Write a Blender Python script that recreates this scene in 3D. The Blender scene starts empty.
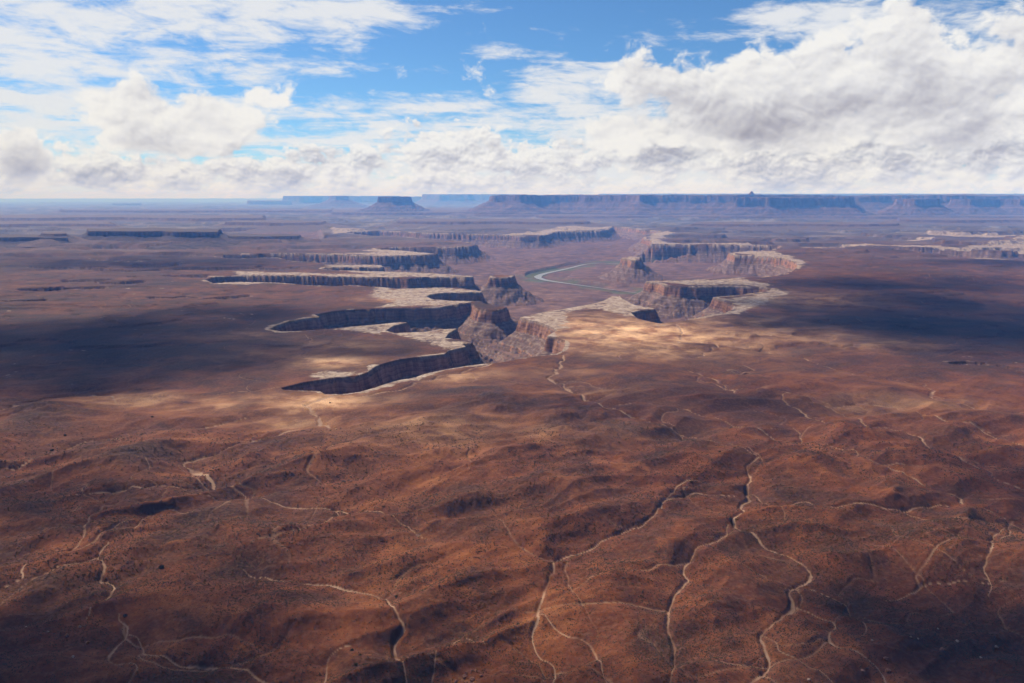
import bpy, math, random
import numpy as np
from mathutils import Vector

random.seed(7)
rng = np.random.default_rng(7)
R = math.radians
scene = bpy.context.scene
col = scene.collection

# ------------------------------------------------------------------ camera
CAM_H = 480.0
FPX = 760.0
PITCH = math.atan((341.5 - 197.0) / FPX)
cam_d = bpy.data.cameras.new("camera")
cam = bpy.data.objects.new("camera", cam_d)
col.objects.link(cam)
cam.location = (0, 0, CAM_H)
cam.rotation_euler = (math.pi / 2 - PITCH, 0, 0)
cam_d.sensor_width = 36.0
cam_d.lens = FPX / 1024.0 * 36.0
cam_d.clip_start = 0.3
cam_d.clip_end = 400000
scene.camera = cam

# ------------------------------------------------------------------ light
SUN_AZ, SUN_EL = -44.0, 47.0        # in front of the camera, left of the view axis
S = Vector((math.sin(R(SUN_AZ)) * math.cos(R(SUN_EL)), math.cos(R(SUN_AZ)) * math.cos(R(SUN_EL)), math.sin(R(SUN_EL))))
sun_d = bpy.data.lights.new("sun", 'SUN')
sun_d.energy = 5.0
sun_d.angle = R(0.53)
sun_d.color = (1.0, 0.95, 0.88)
sun = bpy.data.objects.new("sun", sun_d)
col.objects.link(sun)
sun.rotation_euler = S.to_track_quat('Z', 'Y').to_euler()
sun.location = S * 9000

scene.view_settings.view_transform = 'Standard'
scene.view_settings.look = 'None'
scene.view_settings.exposure = 0.86
scene.view_settings.gamma = 1.0
scene.cycles.use_denoising = True
scene.cycles.transparent_max_bounces = 32
scene.cycles.max_bounces = 4
scene.cycles.diffuse_bounces = 2
scene.cycles.volume_bounces = 1
CLOUD_GAIN = 9.0
SKY_STRENGTH = 0.055


# ------------------------------------------------------------------ picture -> place helpers
def ray(px, py):
    u = (px - 512.0) / FPX
    v = (341.5 - py) / FPX
    return u, math.cos(PITCH) + v * math.sin(PITCH), -math.sin(PITCH) + v * math.cos(PITCH)


def P(px, py, z=0.0):
    u, dy, dz = ray(px, py)
    t = (CAM_H - z) / max(-dz, 1e-4)
    return (u * t, dy * t)


def pts(lst, z=0.0):
    return np.array([P(a, b, z) for a, b in lst], dtype=np.float64)


def az_el(px, py):
    u, dy, dz = ray(px, py)
    return math.degrees(math.atan2(u, dy)), math.degrees(math.atan2(dz, math.hypot(u, dy)))


def at_dist(px, py, d):
    """world point on the pixel's ray at forward distance d"""
    u, dy, dz = ray(px, py)
    t = d / dy
    return (u * t, d, CAM_H + dz * t)


# ------------------------------------------------------------------ world: sky and clouds by direction
class G:
    """tiny wrapper to write shader maths"""
    def __init__(self, tree):
        self.t = tree

    def n(self, kind, **kw):
        nd = self.t.nodes.new(kind)
        for k, v in kw.items():
            setattr(nd, k, v)
        return nd

    def put(self, sock, v):
        if hasattr(v, 'is_linked') or isinstance(v, bpy.types.NodeSocket):
            self.t.links.new(v, sock)
        else:
            sock.default_value = v

    def m(self, op, a, b=0.0, c=0.0, clamp=False):
        nd = self.n('ShaderNodeMath', operation=op, use_clamp=clamp)
        self.put(nd.inputs[0], a)
        self.put(nd.inputs[1], b)
        if len(nd.inputs) > 2:
            self.put(nd.inputs[2], c)
        return nd.outputs[0]

    def sstep(self, x, a, b, lo=0.0, hi=1.0):
        nd = self.n('ShaderNodeMapRange', interpolation_type='SMOOTHSTEP')
        self.put(nd.inputs[0], x)
        nd.inputs[1].default_value = a
        nd.inputs[2].default_value = b
        nd.inputs[3].default_value = lo
        nd.inputs[4].default_value = hi
        return nd.outputs[0]

    def lin(self, x, a, b, lo=0.0, hi=1.0):
        nd = self.n('ShaderNodeMapRange', clamp=True)
        self.put(nd.inputs[0], x)
        nd.inputs[1].default_value = a
        nd.inputs[2].default_value = b
        nd.inputs[3].default_value = lo
        nd.inputs[4].default_value = hi
        return nd.outputs[0]

    def xyz(self, v):
        nd = self.n('ShaderNodeSeparateXYZ')
        self.put(nd.inputs[0], v)
        return nd.outputs

    def vec(self, x, y, z=0.0):
        nd = self.n('ShaderNodeCombineXYZ')
        self.put(nd.inputs[0], x)
        self.put(nd.inputs[1], y)
        self.put(nd.inputs[2], z)
        return nd.outputs[0]

    def vm(self, op, a, b):
        nd = self.n('ShaderNodeVectorMath', operation=op)
        self.put(nd.inputs[0], a)
        self.put(nd.inputs[1], b)
        return nd.outputs[0]

    def noise(self, v, scale, detail=6.0, rough=0.55, dist=0.0, lac=2.0, dim='3D'):
        nd = self.n('ShaderNodeTexNoise', noise_dimensions=dim)
        self.put(nd.inputs['Vector'], v)
        nd.inputs['Scale'].default_value = scale
        nd.inputs['Detail'].default_value = detail
        nd.inputs['Roughness'].default_value = rough
        nd.inputs['Lacunarity'].default_value = lac
        nd.inputs['Distortion'].default_value = dist
        return nd.outputs[0]

    def voro(self, v, scale, detail=3.0, rough=0.5, smooth=None, dim='2D'):
        nd = self.n('ShaderNodeTexVoronoi', feature='F1' if smooth is None else 'SMOOTH_F1', voronoi_dimensions=dim)
        self.put(nd.inputs['Vector'], v)
        nd.inputs['Scale'].default_value = scale
        nd.inputs['Detail'].default_value = detail
        nd.inputs['Roughness'].default_value = rough
        if smooth is not None:
            nd.inputs['Smoothness'].default_value = smooth
        return nd.outputs['Distance']

    def mix(self, f, a, b, blend='MIX'):
        nd = self.n('ShaderNodeMix', data_type='RGBA', blend_type=blend)
        self.put(nd.inputs[0], f)
        self.put(nd.inputs[6], a if not isinstance(a, tuple) else (*a, 1.0))
        self.put(nd.inputs[7], b if not isinstance(b, tuple) else (*b, 1.0))
        return nd.outputs[2]

    def ramp(self, x, stops, interp='LINEAR'):
        nd = self.n('ShaderNodeValToRGB')
        cr = nd.color_ramp
        cr.interpolation = interp
        while len(cr.elements) < len(stops):
            cr.elements.new(0.5)
        for e, (p, c) in zip(cr.elements, stops):
            e.position = p
            e.color = (*c, 1.0)
        self.put(nd.inputs[0], x)
        return nd.outputs[0]


# blobs: centre x, centre y, radius x, radius y (measured on the photo, stored as azimuth / elevation), weight
CUMULUS = [
    (885, 58, 125, 56, 1.0), (775, 88, 105, 54, 1.0), (985, 85, 120, 70, 1.0), (690, 100, 80, 44, 0.9), (930, 115, 150, 46, 1.25), (810, 118, 160, 46, 1.25), (650, 125, 70, 34, 0.9),
    (905, 14, 30, 24, 0.8), (640, 82, 60, 26, 0.7), (560, 100, 60, 22, 0.05),
    (120, 105, 75, 34, 0.9), (220, 120, 75, 44, 1.0), (262, 96, 36, 22, 0.75), (160, 135, 80, 26, 0.8), (75, 98, 36, 20, 0.5),
    (14, 160, 42, 28, 1.0),
]
LOWCLOUD = [
    (440, 152, 70, 36, 1.0), (350, 168, 80, 26, 0.9), (545, 160, 80, 28, 0.9), (640, 158, 90, 32, 0.9), (760, 165, 170, 30, 1.0), (960, 165, 170, 32, 1.0),
    (150, 175, 210, 24, 0.8), (300, 178, 140, 18, 0.8), (512, 188, 640, 18, 0.8), (60, 160, 80, 30, 0.5), (860, 150, 220, 34, 1.3), (680, 150, 120, 30, 1.2), (970, 140, 120, 40, 1.3),
]
VEIL = [
    (40, 40, 190, 70, 0.85), (230, 12, 200, 32, 0.9), (330, 10, 120, 16, 0.7), (250, 62, 170, 20, 0.6), (90, 120, 280, 60, 0.8), (60, 90, 120, 70, 0.7),
    (380, 140, 240, 45, 0.68), (575, 90, 90, 30, 0.8), (500, 52, 40, 9, 0.5), (770, 20, 34, 9, 0.6), (880, 16, 190, 30, 0.7),
    (440, 108, 70, 7, 0.75), (590, 125, 110, 50, 0.9), (512, 190, 900, 46, 1.3), (1010, 60, 80, 60, 0.8), (420, 70, 30, 5, 0.3), (300, 120, 90, 30, 0.6),
]
SHADE = [
    (600, 120, 55, 22, 0.5), (690, 118, 90, 24, 0.7), (770, 132, 110, 24, 0.55), (960, 145, 120, 28, 0.6), (880, 112, 100, 26, 0.55), (840, 62, 50, 20, 0.4), (930, 70, 60, 26, 0.35), (225, 152, 60, 16, 0.7),
    (125, 116, 34, 14, 0.6), (16, 170, 32, 13, 1.0), (90, 165, 60, 14, 0.4), (860, 165, 160, 10, 0.4), (700, 165, 60, 12, 0.35), (420, 168, 60, 10, 0.35), (1000, 120, 60, 20, 0.4),
]


def blob_group(name, blobs, floor_v, k):
    ng = bpy.data.node_groups.new(name, 'ShaderNodeTree')
    ng.interface.new_socket('P', in_out='INPUT', socket_type='NodeSocketVector')
    ng.interface.new_socket('M', in_out='OUTPUT', socket_type='NodeSocketFloat')
    g = G(ng)
    gi, go = g.n('NodeGroupInput'), g.n('NodeGroupOutput')
    acc = None
    for px, py, rx, ry, w in blobs:
        a, e = az_el(px, py)
        a0, _ = az_el(px - rx, py)
        a1, _ = az_el(px + rx, py)
        _, e0 = az_el(px, py + ry)
        _, e1 = az_el(px, py - ry)
        sa, se = 2.0 / abs(a1 - a0), 2.0 / abs(e1 - e0)
        d = g.vm('MULTIPLY', g.vm('SUBTRACT', gi.outputs[0], (a, e, 0.0)), (sa, se, 0.0))
        dd = g.n('ShaderNodeVectorMath', operation='DOT_PRODUCT')
        g.put(dd.inputs[0], d)
        g.put(dd.inputs[1], d)
        v = g.m('MULTIPLY_ADD', dd.outputs['Value'], -w, w)
        acc = v if acc is None else g.m('SMOOTH_MAX', acc, v, k)
    acc = g.m('MAXIMUM', acc, floor_v)
    g.put(go.inputs[0], acc)
    return ng


def make_world():
    w = bpy.data.worlds.new("World")
    scene.world = w
    w.use_nodes = True
    w.cycles.sampling_method = 'MANUAL'
    w.cycles.sample_map_resolution = 256
    t = w.node_tree
    t.nodes.clear()
    g = G(t)
    out = g.n('ShaderNodeOutputWorld')
    bg = g.n('ShaderNodeBackground')
    bg.inputs['Strength'].default_value = SKY_STRENGTH
    t.links.new(bg.outputs[0], out.inputs[0])
    sky = g.n('ShaderNodeTexSky', sky_type='NISHITA')
    sky.sun_disc = False
    sky.sun_elevation = R(SUN_EL)
    sky.sun_rotation = R(SUN_AZ)
    sky.altitude = 1800.0
    sky.air_density = 1.0
    sky.dust_density = 0.6
    sky.ozone_density = 1.5
    tc = g.n('ShaderNodeTexCoord')
    d = tc.outputs['Generated']
    x, y, z = g.xyz(d)
    az = g.m('MULTIPLY', g.m('ARCTAN2', x, y), 57.29578)
    el = g.m('MULTIPLY', g.m('ARCSINE', z), 57.29578)
    p0 = g.vec(az, el)

    cum = blob_group('cumulus_layout', CUMULUS, -0.7, 0.25)
    lowc = blob_group('low_cloud_layout', LOWCLOUD, -0.7, 0.2)
    veil = blob_group('veil_layout', VEIL, -0.3, 0.25)
    shade = blob_group('shade_layout', SHADE, 0.0, 0.2)

    def use(ng, v):
        nd = g.n('ShaderNodeGroup', node_tree=ng)
        g.put(nd.inputs[0], v)
        return nd.outputs[0]

    def scaled(c, k):
        return tuple(v * k for v in c) if isinstance(c, tuple) else g.vm('MULTIPLY', c, (k, k, k))

    CLOUD_RAMP = [(0.0, (0.36, 0.35, 0.40)), (0.28, (0.51, 0.50, 0.55)), (0.55, (0.69, 0.685, 0.725)), (0.78, (0.87, 0.865, 0.88)), (1.0, (1.0, 0.99, 0.97))]

    # a heap-cloud layer: lumpy density, lit from above left
    def heap(mass_group, k, off, ws, ramp_shift, soft):
        q = g.vec(g.m('MULTIPLY', az, 0.85 * k), g.m('MULTIPLY', el, 1.2 * k), 0.0)
        q = g.vm('ADD', q, (off, off * 0.7, 0.0))
        wx = g.noise(q, 0.30, 3.0, 0.55, dim='2D')
        wy = g.noise(g.vm('ADD', q, (31.0, 17.0, 0.0)), 0.30, 3.0, 0.55, dim='2D')
        warp = g.vec(g.m('MULTIPLY_ADD', wx, 2.2, -1.1), g.m('MULTIPLY_ADD', wy, 2.2, -1.1), 0.0)
        qw = g.vm('ADD', q, g.vm('MULTIPLY', warp, (0.6, 0.6, 0.0)))
        mass = use(mass_group, g.vm('ADD', p0, g.vm('MULTIPLY', warp, (ws, ws * 0.55, 0.0))))

        def lumps(v, det, vdet):
            n1 = g.noise(v, 0.17, det, 0.57, dim='2D')
            b1 = g.voro(v, 0.55, vdet, 0.55)
            return g.m('MULTIPLY_ADD', b1, -0.62, g.m('MULTIPLY_ADD', n1, 2.9, -1.08))
        f0 = lumps(qw, 8.0, 3.0)
        f1 = lumps(g.vm('ADD', qw, (-0.16, 0.42, 0.0)), 7.0, 3.0)
        f2 = g.noise(g.vm('ADD', qw, (-0.6, 1.7, 0.0)), 0.17, 2.0, 0.6, dim='2D')
        d0 = g.m('ADD', mass, f0)
        al = g.sstep(d0, -0.06, soft)
        relief = g.m('ADD', g.m('MULTIPLY', g.m('SUBTRACT', f0, f1), 0.42), g.m('MULTIPLY', g.m('SUBTRACT', g.m('MULTIPLY_ADD', f0, 0.3, 0.5), f2), 0.95))
        thick = g.lin(d0, 0.1, 1.5)
        li = g.m('ADD', g.m('MULTIPLY_ADD', thick, -0.38, 0.96 + ramp_shift), g.m('MULTIPLY', relief, 1.0 if k < 1.5 else 1.35))
        return al, li

    sv_ = use(shade, g.vm('ADD', p0, (0.0, 0.0, 0.0)))
    shn = g.noise(g.vec(az, g.m('MULTIPLY', el, 1.6), 0.0), 0.25, 5.0, 0.6, dim='2D')
    shd = g.m('MULTIPLY', sv_, g.lin(shn, 0.3, 0.7, 0.08, 0.36))
    a1, l1 = heap(cum, 1.0, 0.0, 0.75, 0.05, 0.42)
    a2, l2 = heap(lowc, 1.9, 57.0, 0.5, -0.03, 0.30)
    ccol1 = g.ramp(g.m('SUBTRACT', l1, shd), CLOUD_RAMP)
    ccol2 = g.ramp(g.m('SUBTRACT', l2, g.m('MULTIPLY', shd, 0.7)), CLOUD_RAMP)

    # thin high layer, drawn out in perspective on a flat deck
    zc = g.m('MAXIMUM', g.m('ADD', z, 0.05), 0.03)
    deck = g.vec(g.m('DIVIDE', x, zc), g.m('DIVIDE', y, zc), 0.0)
    s1 = g.noise(g.vm('MULTIPLY', deck, (0.6, 1.1, 1.0)), 1.3, 7.0, 0.66, 0.25, dim='2D')
    s2 = g.noise(g.vec(g.m('MULTIPLY', az, 0.6), g.m('MULTIPLY', g.m('MULTIPLY_ADD', az, 0.05, el), 2.0), 0.0), 0.4, 7.0, 0.66, 0.25, dim='2D')
    sv = g.m('ADD', g.m('MULTIPLY_ADD', s1, 2.2, -1.1), g.m('MULTIPLY_ADD', s2, 2.6, -1.3))
    valpha = g.m('MULTIPLY', g.sstep(g.m('ADD', use(veil, p0), sv), -0.05, 1.0), 0.92)
    low = g.sstep(el, 4.0, 0.0)          # the air near the horizon is milky
    vcol = g.mix(low, (0.92, 0.93, 0.95), (0.90, 0.915, 0.94))
    lum = scaled(vcol, CLOUD_GAIN)
    skyc = g.mix(g.sstep(el, 2.5, -0.5, 0.0, 0.85), g.vm('MULTIPLY', sky.outputs[0], (0.50, 0.80, 1.06)), scaled((0.80, 0.88, 0.96), CLOUD_GAIN))
    c0 = g.mix(valpha, skyc, lum)
    c1 = g.mix(g.m('MULTIPLY', a2, 0.96), c0, scaled(ccol2, CLOUD_GAIN))
    c2 = g.mix(a1, c1, scaled(ccol1, CLOUD_GAIN))
    t.links.new(c2, bg.inputs['Color'])


make_world()

# ------------------------------------------------------------------ numeric noise
def _hash(ix, iy, seed):
    h = (ix.astype(np.uint32) * np.uint32(374761393) + iy.astype(np.uint32) * np.uint32(668265263) + np.uint32(seed * 974711 + 13))
    h = (h ^ (h >> np.uint32(13))) * np.uint32(1274126177)
    return h ^ (h >> np.uint32(16))


def perlin(x, y, seed=0):
    xi = np.floor(x); yi = np.floor(y)
    xf = (x - xi).astype(np.float32); yf = (y - yi).astype(np.float32)
    xi = xi.astype(np.int64); yi = yi.astype(np.int64)
    u = xf * xf * xf * (xf * (xf * 6 - 15) + 10)
    v = yf * yf * yf * (yf * (yf * 6 - 15) + 10)

    def gr(dx, dy):
        a = _hash(xi + dx, yi + dy, seed).astype(np.float32) * np.float32(2 * math.pi / 4294967296.0)
        return np.cos(a) * (xf - dx) + np.sin(a) * (yf - dy)
    a = gr(0, 0); b = gr(1, 0); c = gr(0, 1); d = gr(1, 1)
    ab = a + u * (b - a); cd = c + u * (d - c)
    return (ab + v * (cd - ab)) * np.float32(1.5)


def fbm(x, y, octv=4, seed=0, gain=0.5, ridged=False):
    s = 0.0; a = 1.0; tot = 0.0; f = 1.0
    for o in range(octv):
        n = perlin(x * f + 17.3 * o, y * f - 9.1 * o, seed + o)
        if ridged:
            n = 1.0 - 2.0 * np.abs(n)
        s = s + a * n
        tot += a
        a *= gain
        f *= 2.03
    return s / tot


def sst(x, a, b):
    t = np.clip((x - a) / (b - a), 0, 1)
    return t * t * (3 - 2 * t)


def seg_dist2(x, y, p, closed):
    """squared distance to a polyline, and inside test when closed"""
    n = len(p)
    best = np.full(x.shape, 1e12, np.float32)
    ins = np.zeros(x.shape, bool)
    x = x.astype(np.float32); y = y.astype(np.float32)
    for i in range(n if closed else n - 1):
        ax, ay = np.float32(p[i][0]), np.float32(p[i][1])
        bx, by = np.float32(p[(i + 1) % n][0]), np.float32(p[(i + 1) % n][1])
        dx, dy = bx - ax, by - ay
        L = dx * dx + dy * dy
        if L < 1e-6:
            continue
        t = ((x - ax) * dx + (y - ay) * dy) / L
        np.clip(t, 0, 1, out=t)
        ex = x - ax - t * dx; ey = y - ay - t * dy
        np.minimum(best, ex * ex + ey * ey, out=best)
        if closed and ay != by:
            c = (ay > y) != (by > y)
            ins ^= c & (x < dx * (y - ay) / (by - ay) + ax)
    return best, ins


def sdf(x, y, p, margin):
    """signed distance (positive inside) to a closed polygon; -margin far away"""
    shp = x.shape
    xf = x.ravel(); yf = y.ravel()
    res = np.full(xf.shape, -margin, np.float32)
    lo = p.min(0) - margin; hi = p.max(0) + margin
    idx = np.nonzero((xf > lo[0]) & (xf < hi[0]) & (yf > lo[1]) & (yf < hi[1]))[0]
    for c in np.array_split(idx, max(1, len(idx) // 120000)):
        d2, ins = seg_dist2(xf[c], yf[c], p, True)
        d = np.sqrt(d2)
        res[c] = np.where(ins, d, -np.minimum(d, margin))
    return res.reshape(shp)


def line_dist(x, y, p, margin):
    shp = x.shape
    xf = x.ravel(); yf = y.ravel()
    res = np.full(xf.shape, margin, np.float32)
    # bounding boxes per run of segments keep this cheap
    for k in range(0, len(p) - 1, 10):
        q = p[k:k + 11]
        lo = q.min(0) - margin; hi = q.max(0) + margin
        idx = np.nonzero((xf > lo[0]) & (xf < hi[0]) & (yf > lo[1]) & (yf < hi[1]))[0]
        if len(idx) == 0:
            continue
        d2, _ = seg_dist2(xf[idx], yf[idx], q, False)
        res[idx] = np.minimum(res[idx], np.sqrt(d2))
    return res.reshape(shp)


# ------------------------------------------------------------------ plan of the place
BASIN = [
    (281, 388), (283, 389.5), (300, 390.5), (320, 391), (325, 394), (340, 394), (360, 391.5), (375, 387.5), (380, 385.5), (395, 381), (410, 377.5),
    (425, 373.5), (445, 369.5), (465, 366), (485, 363.5), (505, 361.5), (520, 358.5), (536, 356), (556, 354), (562, 350.5), (565.5, 344),
    (565, 340.5), (556, 337), (547, 336), (557, 330), (551, 326.5), (543, 323.5), (536, 321), (530, 320), (520, 317.5), (528, 315.5), (540, 312.5),
    (560, 309.5), (580, 306), (596, 303), (605, 300), (612, 296), (620, 296), (623, 299), (635, 305), (650, 307.5), (656, 309), (640, 310.5),
    (631, 312.5), (638, 318.5), (650, 321.5), (660, 323.5), (672, 322), (690, 319.5), (712, 314.5), (725, 313), (733, 309), (733.5, 304.5),
    (724, 300), (713, 297), (735, 295.3), (760, 292), (770, 290.2), (771, 289), (760, 287), (735, 286), (700, 286.5), (680, 286.5), (665, 285.5),
    (660, 282.8), (650, 281.7), (645, 281.2), (660, 280.3), (700, 279.3), (740, 277.6), (760, 277), (780, 274.5), (793, 270.5), (798, 266),
    (797, 262.5), (787, 258.5), (775, 256.8), (755, 255.3), (735, 254.7), (729, 252.7), (745, 251.2), (770, 249.5), (782, 247.5), (778, 245.5),
    (740, 244.7), (700, 244.4), (660, 244.2), (650, 244), (652, 242), (650, 240), (643, 238.5), (645, 235), (652, 232.8), (664, 232), (655, 230.8),
    (640, 229.5), (637, 228.8), (625, 227.3), (613, 226.3), (608, 229.5), (600, 230.6), (580, 231), (555, 232), (548, 234.5), (540, 235.6),
    (520, 235.7), (510, 235.2), (480, 234.2), (450, 233.6), (425, 233), (400, 231.5), (380, 230.8), (350, 231.5), (345, 232.5), (370, 235.5),
    (400, 236.5), (420, 238.3), (455, 240.5), (472, 243), (478, 244.5), (470, 246), (455, 247), (430, 247), (400, 247), (375, 248.3), (380, 249.2),
    (405, 250.7), (420, 252), (438, 254), (420, 254.7), (400, 255.2), (385, 255.6), (360, 255.2), (340, 254.2), (310, 253.6), (280, 253.1),
    (250, 253.6), (225, 254.2), (205, 255.5), (235, 258.5), (260, 257.6), (278, 257.4), (282, 258.5), (295, 261), (318, 262.5), (325, 264.3),
    (335, 264.6), (382, 265.2), (383, 267), (350, 267.2), (326, 267.2), (322, 268.5), (335, 270), (380, 271.3), (430, 273), (473, 276), (473, 276.7),
    (440, 276.8), (420, 277.2), (408, 278.6), (400, 278), (350, 276.6), (300, 275.6), (250, 275.2), (213, 276.5), (205, 279.5), (213, 283),
    (240, 281.7), (280, 282.7), (310, 285.3), (335, 286), (350, 285), (380, 287), (400, 288.6), (415, 288.3), (440, 287.3), (458, 287.5),
    (470, 289.5), (482, 291.2), (482, 292), (445, 292.6), (432, 294), (426, 296), (432, 299), (450, 300.6), (478, 301.2), (481, 301.7),
    (478, 302.3), (460, 303.6), (448, 305.5), (440, 307), (410, 307.6), (375, 308.2), (345, 309.7), (330, 311.5), (315, 314.5), (320, 316.7),
    (305, 318), (290, 320.7), (277, 325), (269, 329), (280, 331.2), (300, 331), (325, 329), (350, 326.7), (385, 323.6), (400, 322), (408, 322.3),
    (394, 325.3), (386, 330.5), (395, 333), (425, 331.7), (440, 329.3), (457, 328.5), (449, 333), (443, 341), (460, 341.5), (466, 346.5),
    (448, 350.7), (445, 354), (420, 356.6), (399, 359.2), (388, 362), (376, 366), (367, 372.5), (356, 376), (336, 377.2), (320, 379.6), (301, 382.6),
]
# rock islands left standing in the basin at rim level
TOWERS = [
    [(487.5, 277.2), (500, 277.4), (513.5, 277), (513.5, 275), (490, 274.8)],
    [(474, 307), (482, 309.2), (493, 310.2), (505, 308.8), (507, 307), (496, 305.6), (487, 303.6), (481, 300.8), (470, 301.5)],
    [(440, 341.5), (452, 343), (471, 344), (475, 341.5), (462, 339.5), (446, 338), (438, 339)],
]
HEAD = [(622, 258.6), (632, 260.6), (640.5, 260.6), (641, 258.2), (630, 256.6)]
# lower benches on the floor beside the river
BENCHES = [
    [(561, 279), (580, 281), (610, 281.6), (640, 283.6), (650, 285), (655, 272), (600, 267), (590, 266.5), (574, 270), (566, 275)],
    [(531, 274), (545, 269.6), (570, 263.6), (580, 258.4), (560, 256.5), (520, 264), (512, 271)],
    [(488, 263), (520, 263.4), (548, 262), (540, 259), (505, 259)],
    [(660, 271), (700, 274), (730, 272), (715, 268), (670, 268)],
]
RIVER = [(700, 262), (672, 262.4), (640, 263.2), (610, 263.8), (592, 263.6), (583, 264.6), (571.5, 267.7), (560, 270.3), (548, 272.8), (540, 275), (537, 277.2), (541, 279.2), (549.7, 281), (565, 283.2),
         (582.5, 285.6), (600, 288), (618, 290.5), (640, 293.5), (660, 296)]
# other canyons cut in the plateau: rim polygon and depth
CANYONS = [
    (70, [(865, 246), (915, 248.4), (965, 249.8), (1000, 251.6), (1024, 250.8), (1110, 252), (1110, 262), (1060, 261), (1017, 259.3), (985, 256.6), (950, 254.8), (915, 250.6), (885, 248.2)]),
    (60, [(868, 245.6), (830, 244.6), (812, 245.2), (840, 246.3), (866, 247)]),
    (26, [(30, 266), (65, 266), (107, 269), (108, 270.6), (66, 270), (32, 267.6)]),
    (26, [(80, 265.8), (107, 266.6), (107, 268), (82, 267.4)]),
    (30, [(60, 280), (85, 279.2), (112, 278.8), (113, 281), (86, 282), (62, 282)]),
    (30, [(95, 282), (120, 282.6), (143, 282.2), (144, 284), (118, 284.6), (96, 284)]),
    (30, [(18, 290), (50, 288.4), (75, 287.2), (103, 287), (104, 289), (76, 290), (50, 291.5), (20, 292)]),
    (22, [(0, 303), (30, 302), (45, 301), (46, 302.8), (28, 304), (-60, 306), (-60, 304)]),
    (30, [(148, 296), (172, 296.4), (185, 295), (198, 296.4), (199, 298.4), (184, 297.6), (170, 298.8), (149, 298)]),
    (24, [(203, 297), (222, 295.4), (250, 293), (252, 295), (225, 298), (205, 299)]),
    (30, [(147, 275.8), (180, 275.2), (208, 274.8), (207, 277.6), (180, 277.6), (148, 277.6)]),
    (26, [(132, 264.6), (160, 265), (180, 264.6), (180, 266.2), (158, 267), (133, 266.4)]),
    (26, [(110, 269), (140, 269.2), (160, 268.4), (161, 270.6), (140, 271), (112, 270.8)]),
    (26, [(125, 276), (143, 276), (143, 278.4), (126, 278)]),
    (26, [(150, 254.6), (185, 254.2), (222, 254), (222, 256.4), (186, 256.2), (152, 256)]),
    (30, [(92, 247.6), (140, 246.6), (205, 245), (206, 247), (140, 249), (94, 249.4)]),
    (30, [(165, 268.4), (200, 267.6), (240, 266.6), (270, 267), (300, 266.4), (300, 268), (270, 269), (240, 268.6), (200, 269.6), (166, 270)]),
    (24, [(95, 258.6), (130, 259.4), (150, 258.8), (150, 260), (128, 260.8), (96, 260)]),
    (24, [(300, 246.4), (316, 246), (340, 246.6), (340, 248), (300, 247.8)]),
    (18, [(735, 369), (742, 371), (748, 370.4), (742, 373)]),
    (14, [(994, 366), (1010, 368), (1024, 370.5), (1040, 373), (1038, 375), (1008, 371)]),
    (16, [(950, 362.5), (966, 362), (985, 364), (984, 366), (966, 364.6), (951, 364.6)]),
    (60, [(220, 228.5), (275, 227), (320, 226), (322, 231), (325, 236.5), (300, 237.5), (285, 233), (250, 231)]),
    (70, [(800, 217.6), (860, 217.2), (930, 218), (935, 219.2), (860, 219), (800, 219)]),
    (70, [(950, 221.4), (1000, 221.8), (1060, 223), (1060, 225), (990, 223.4)]),
]
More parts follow.
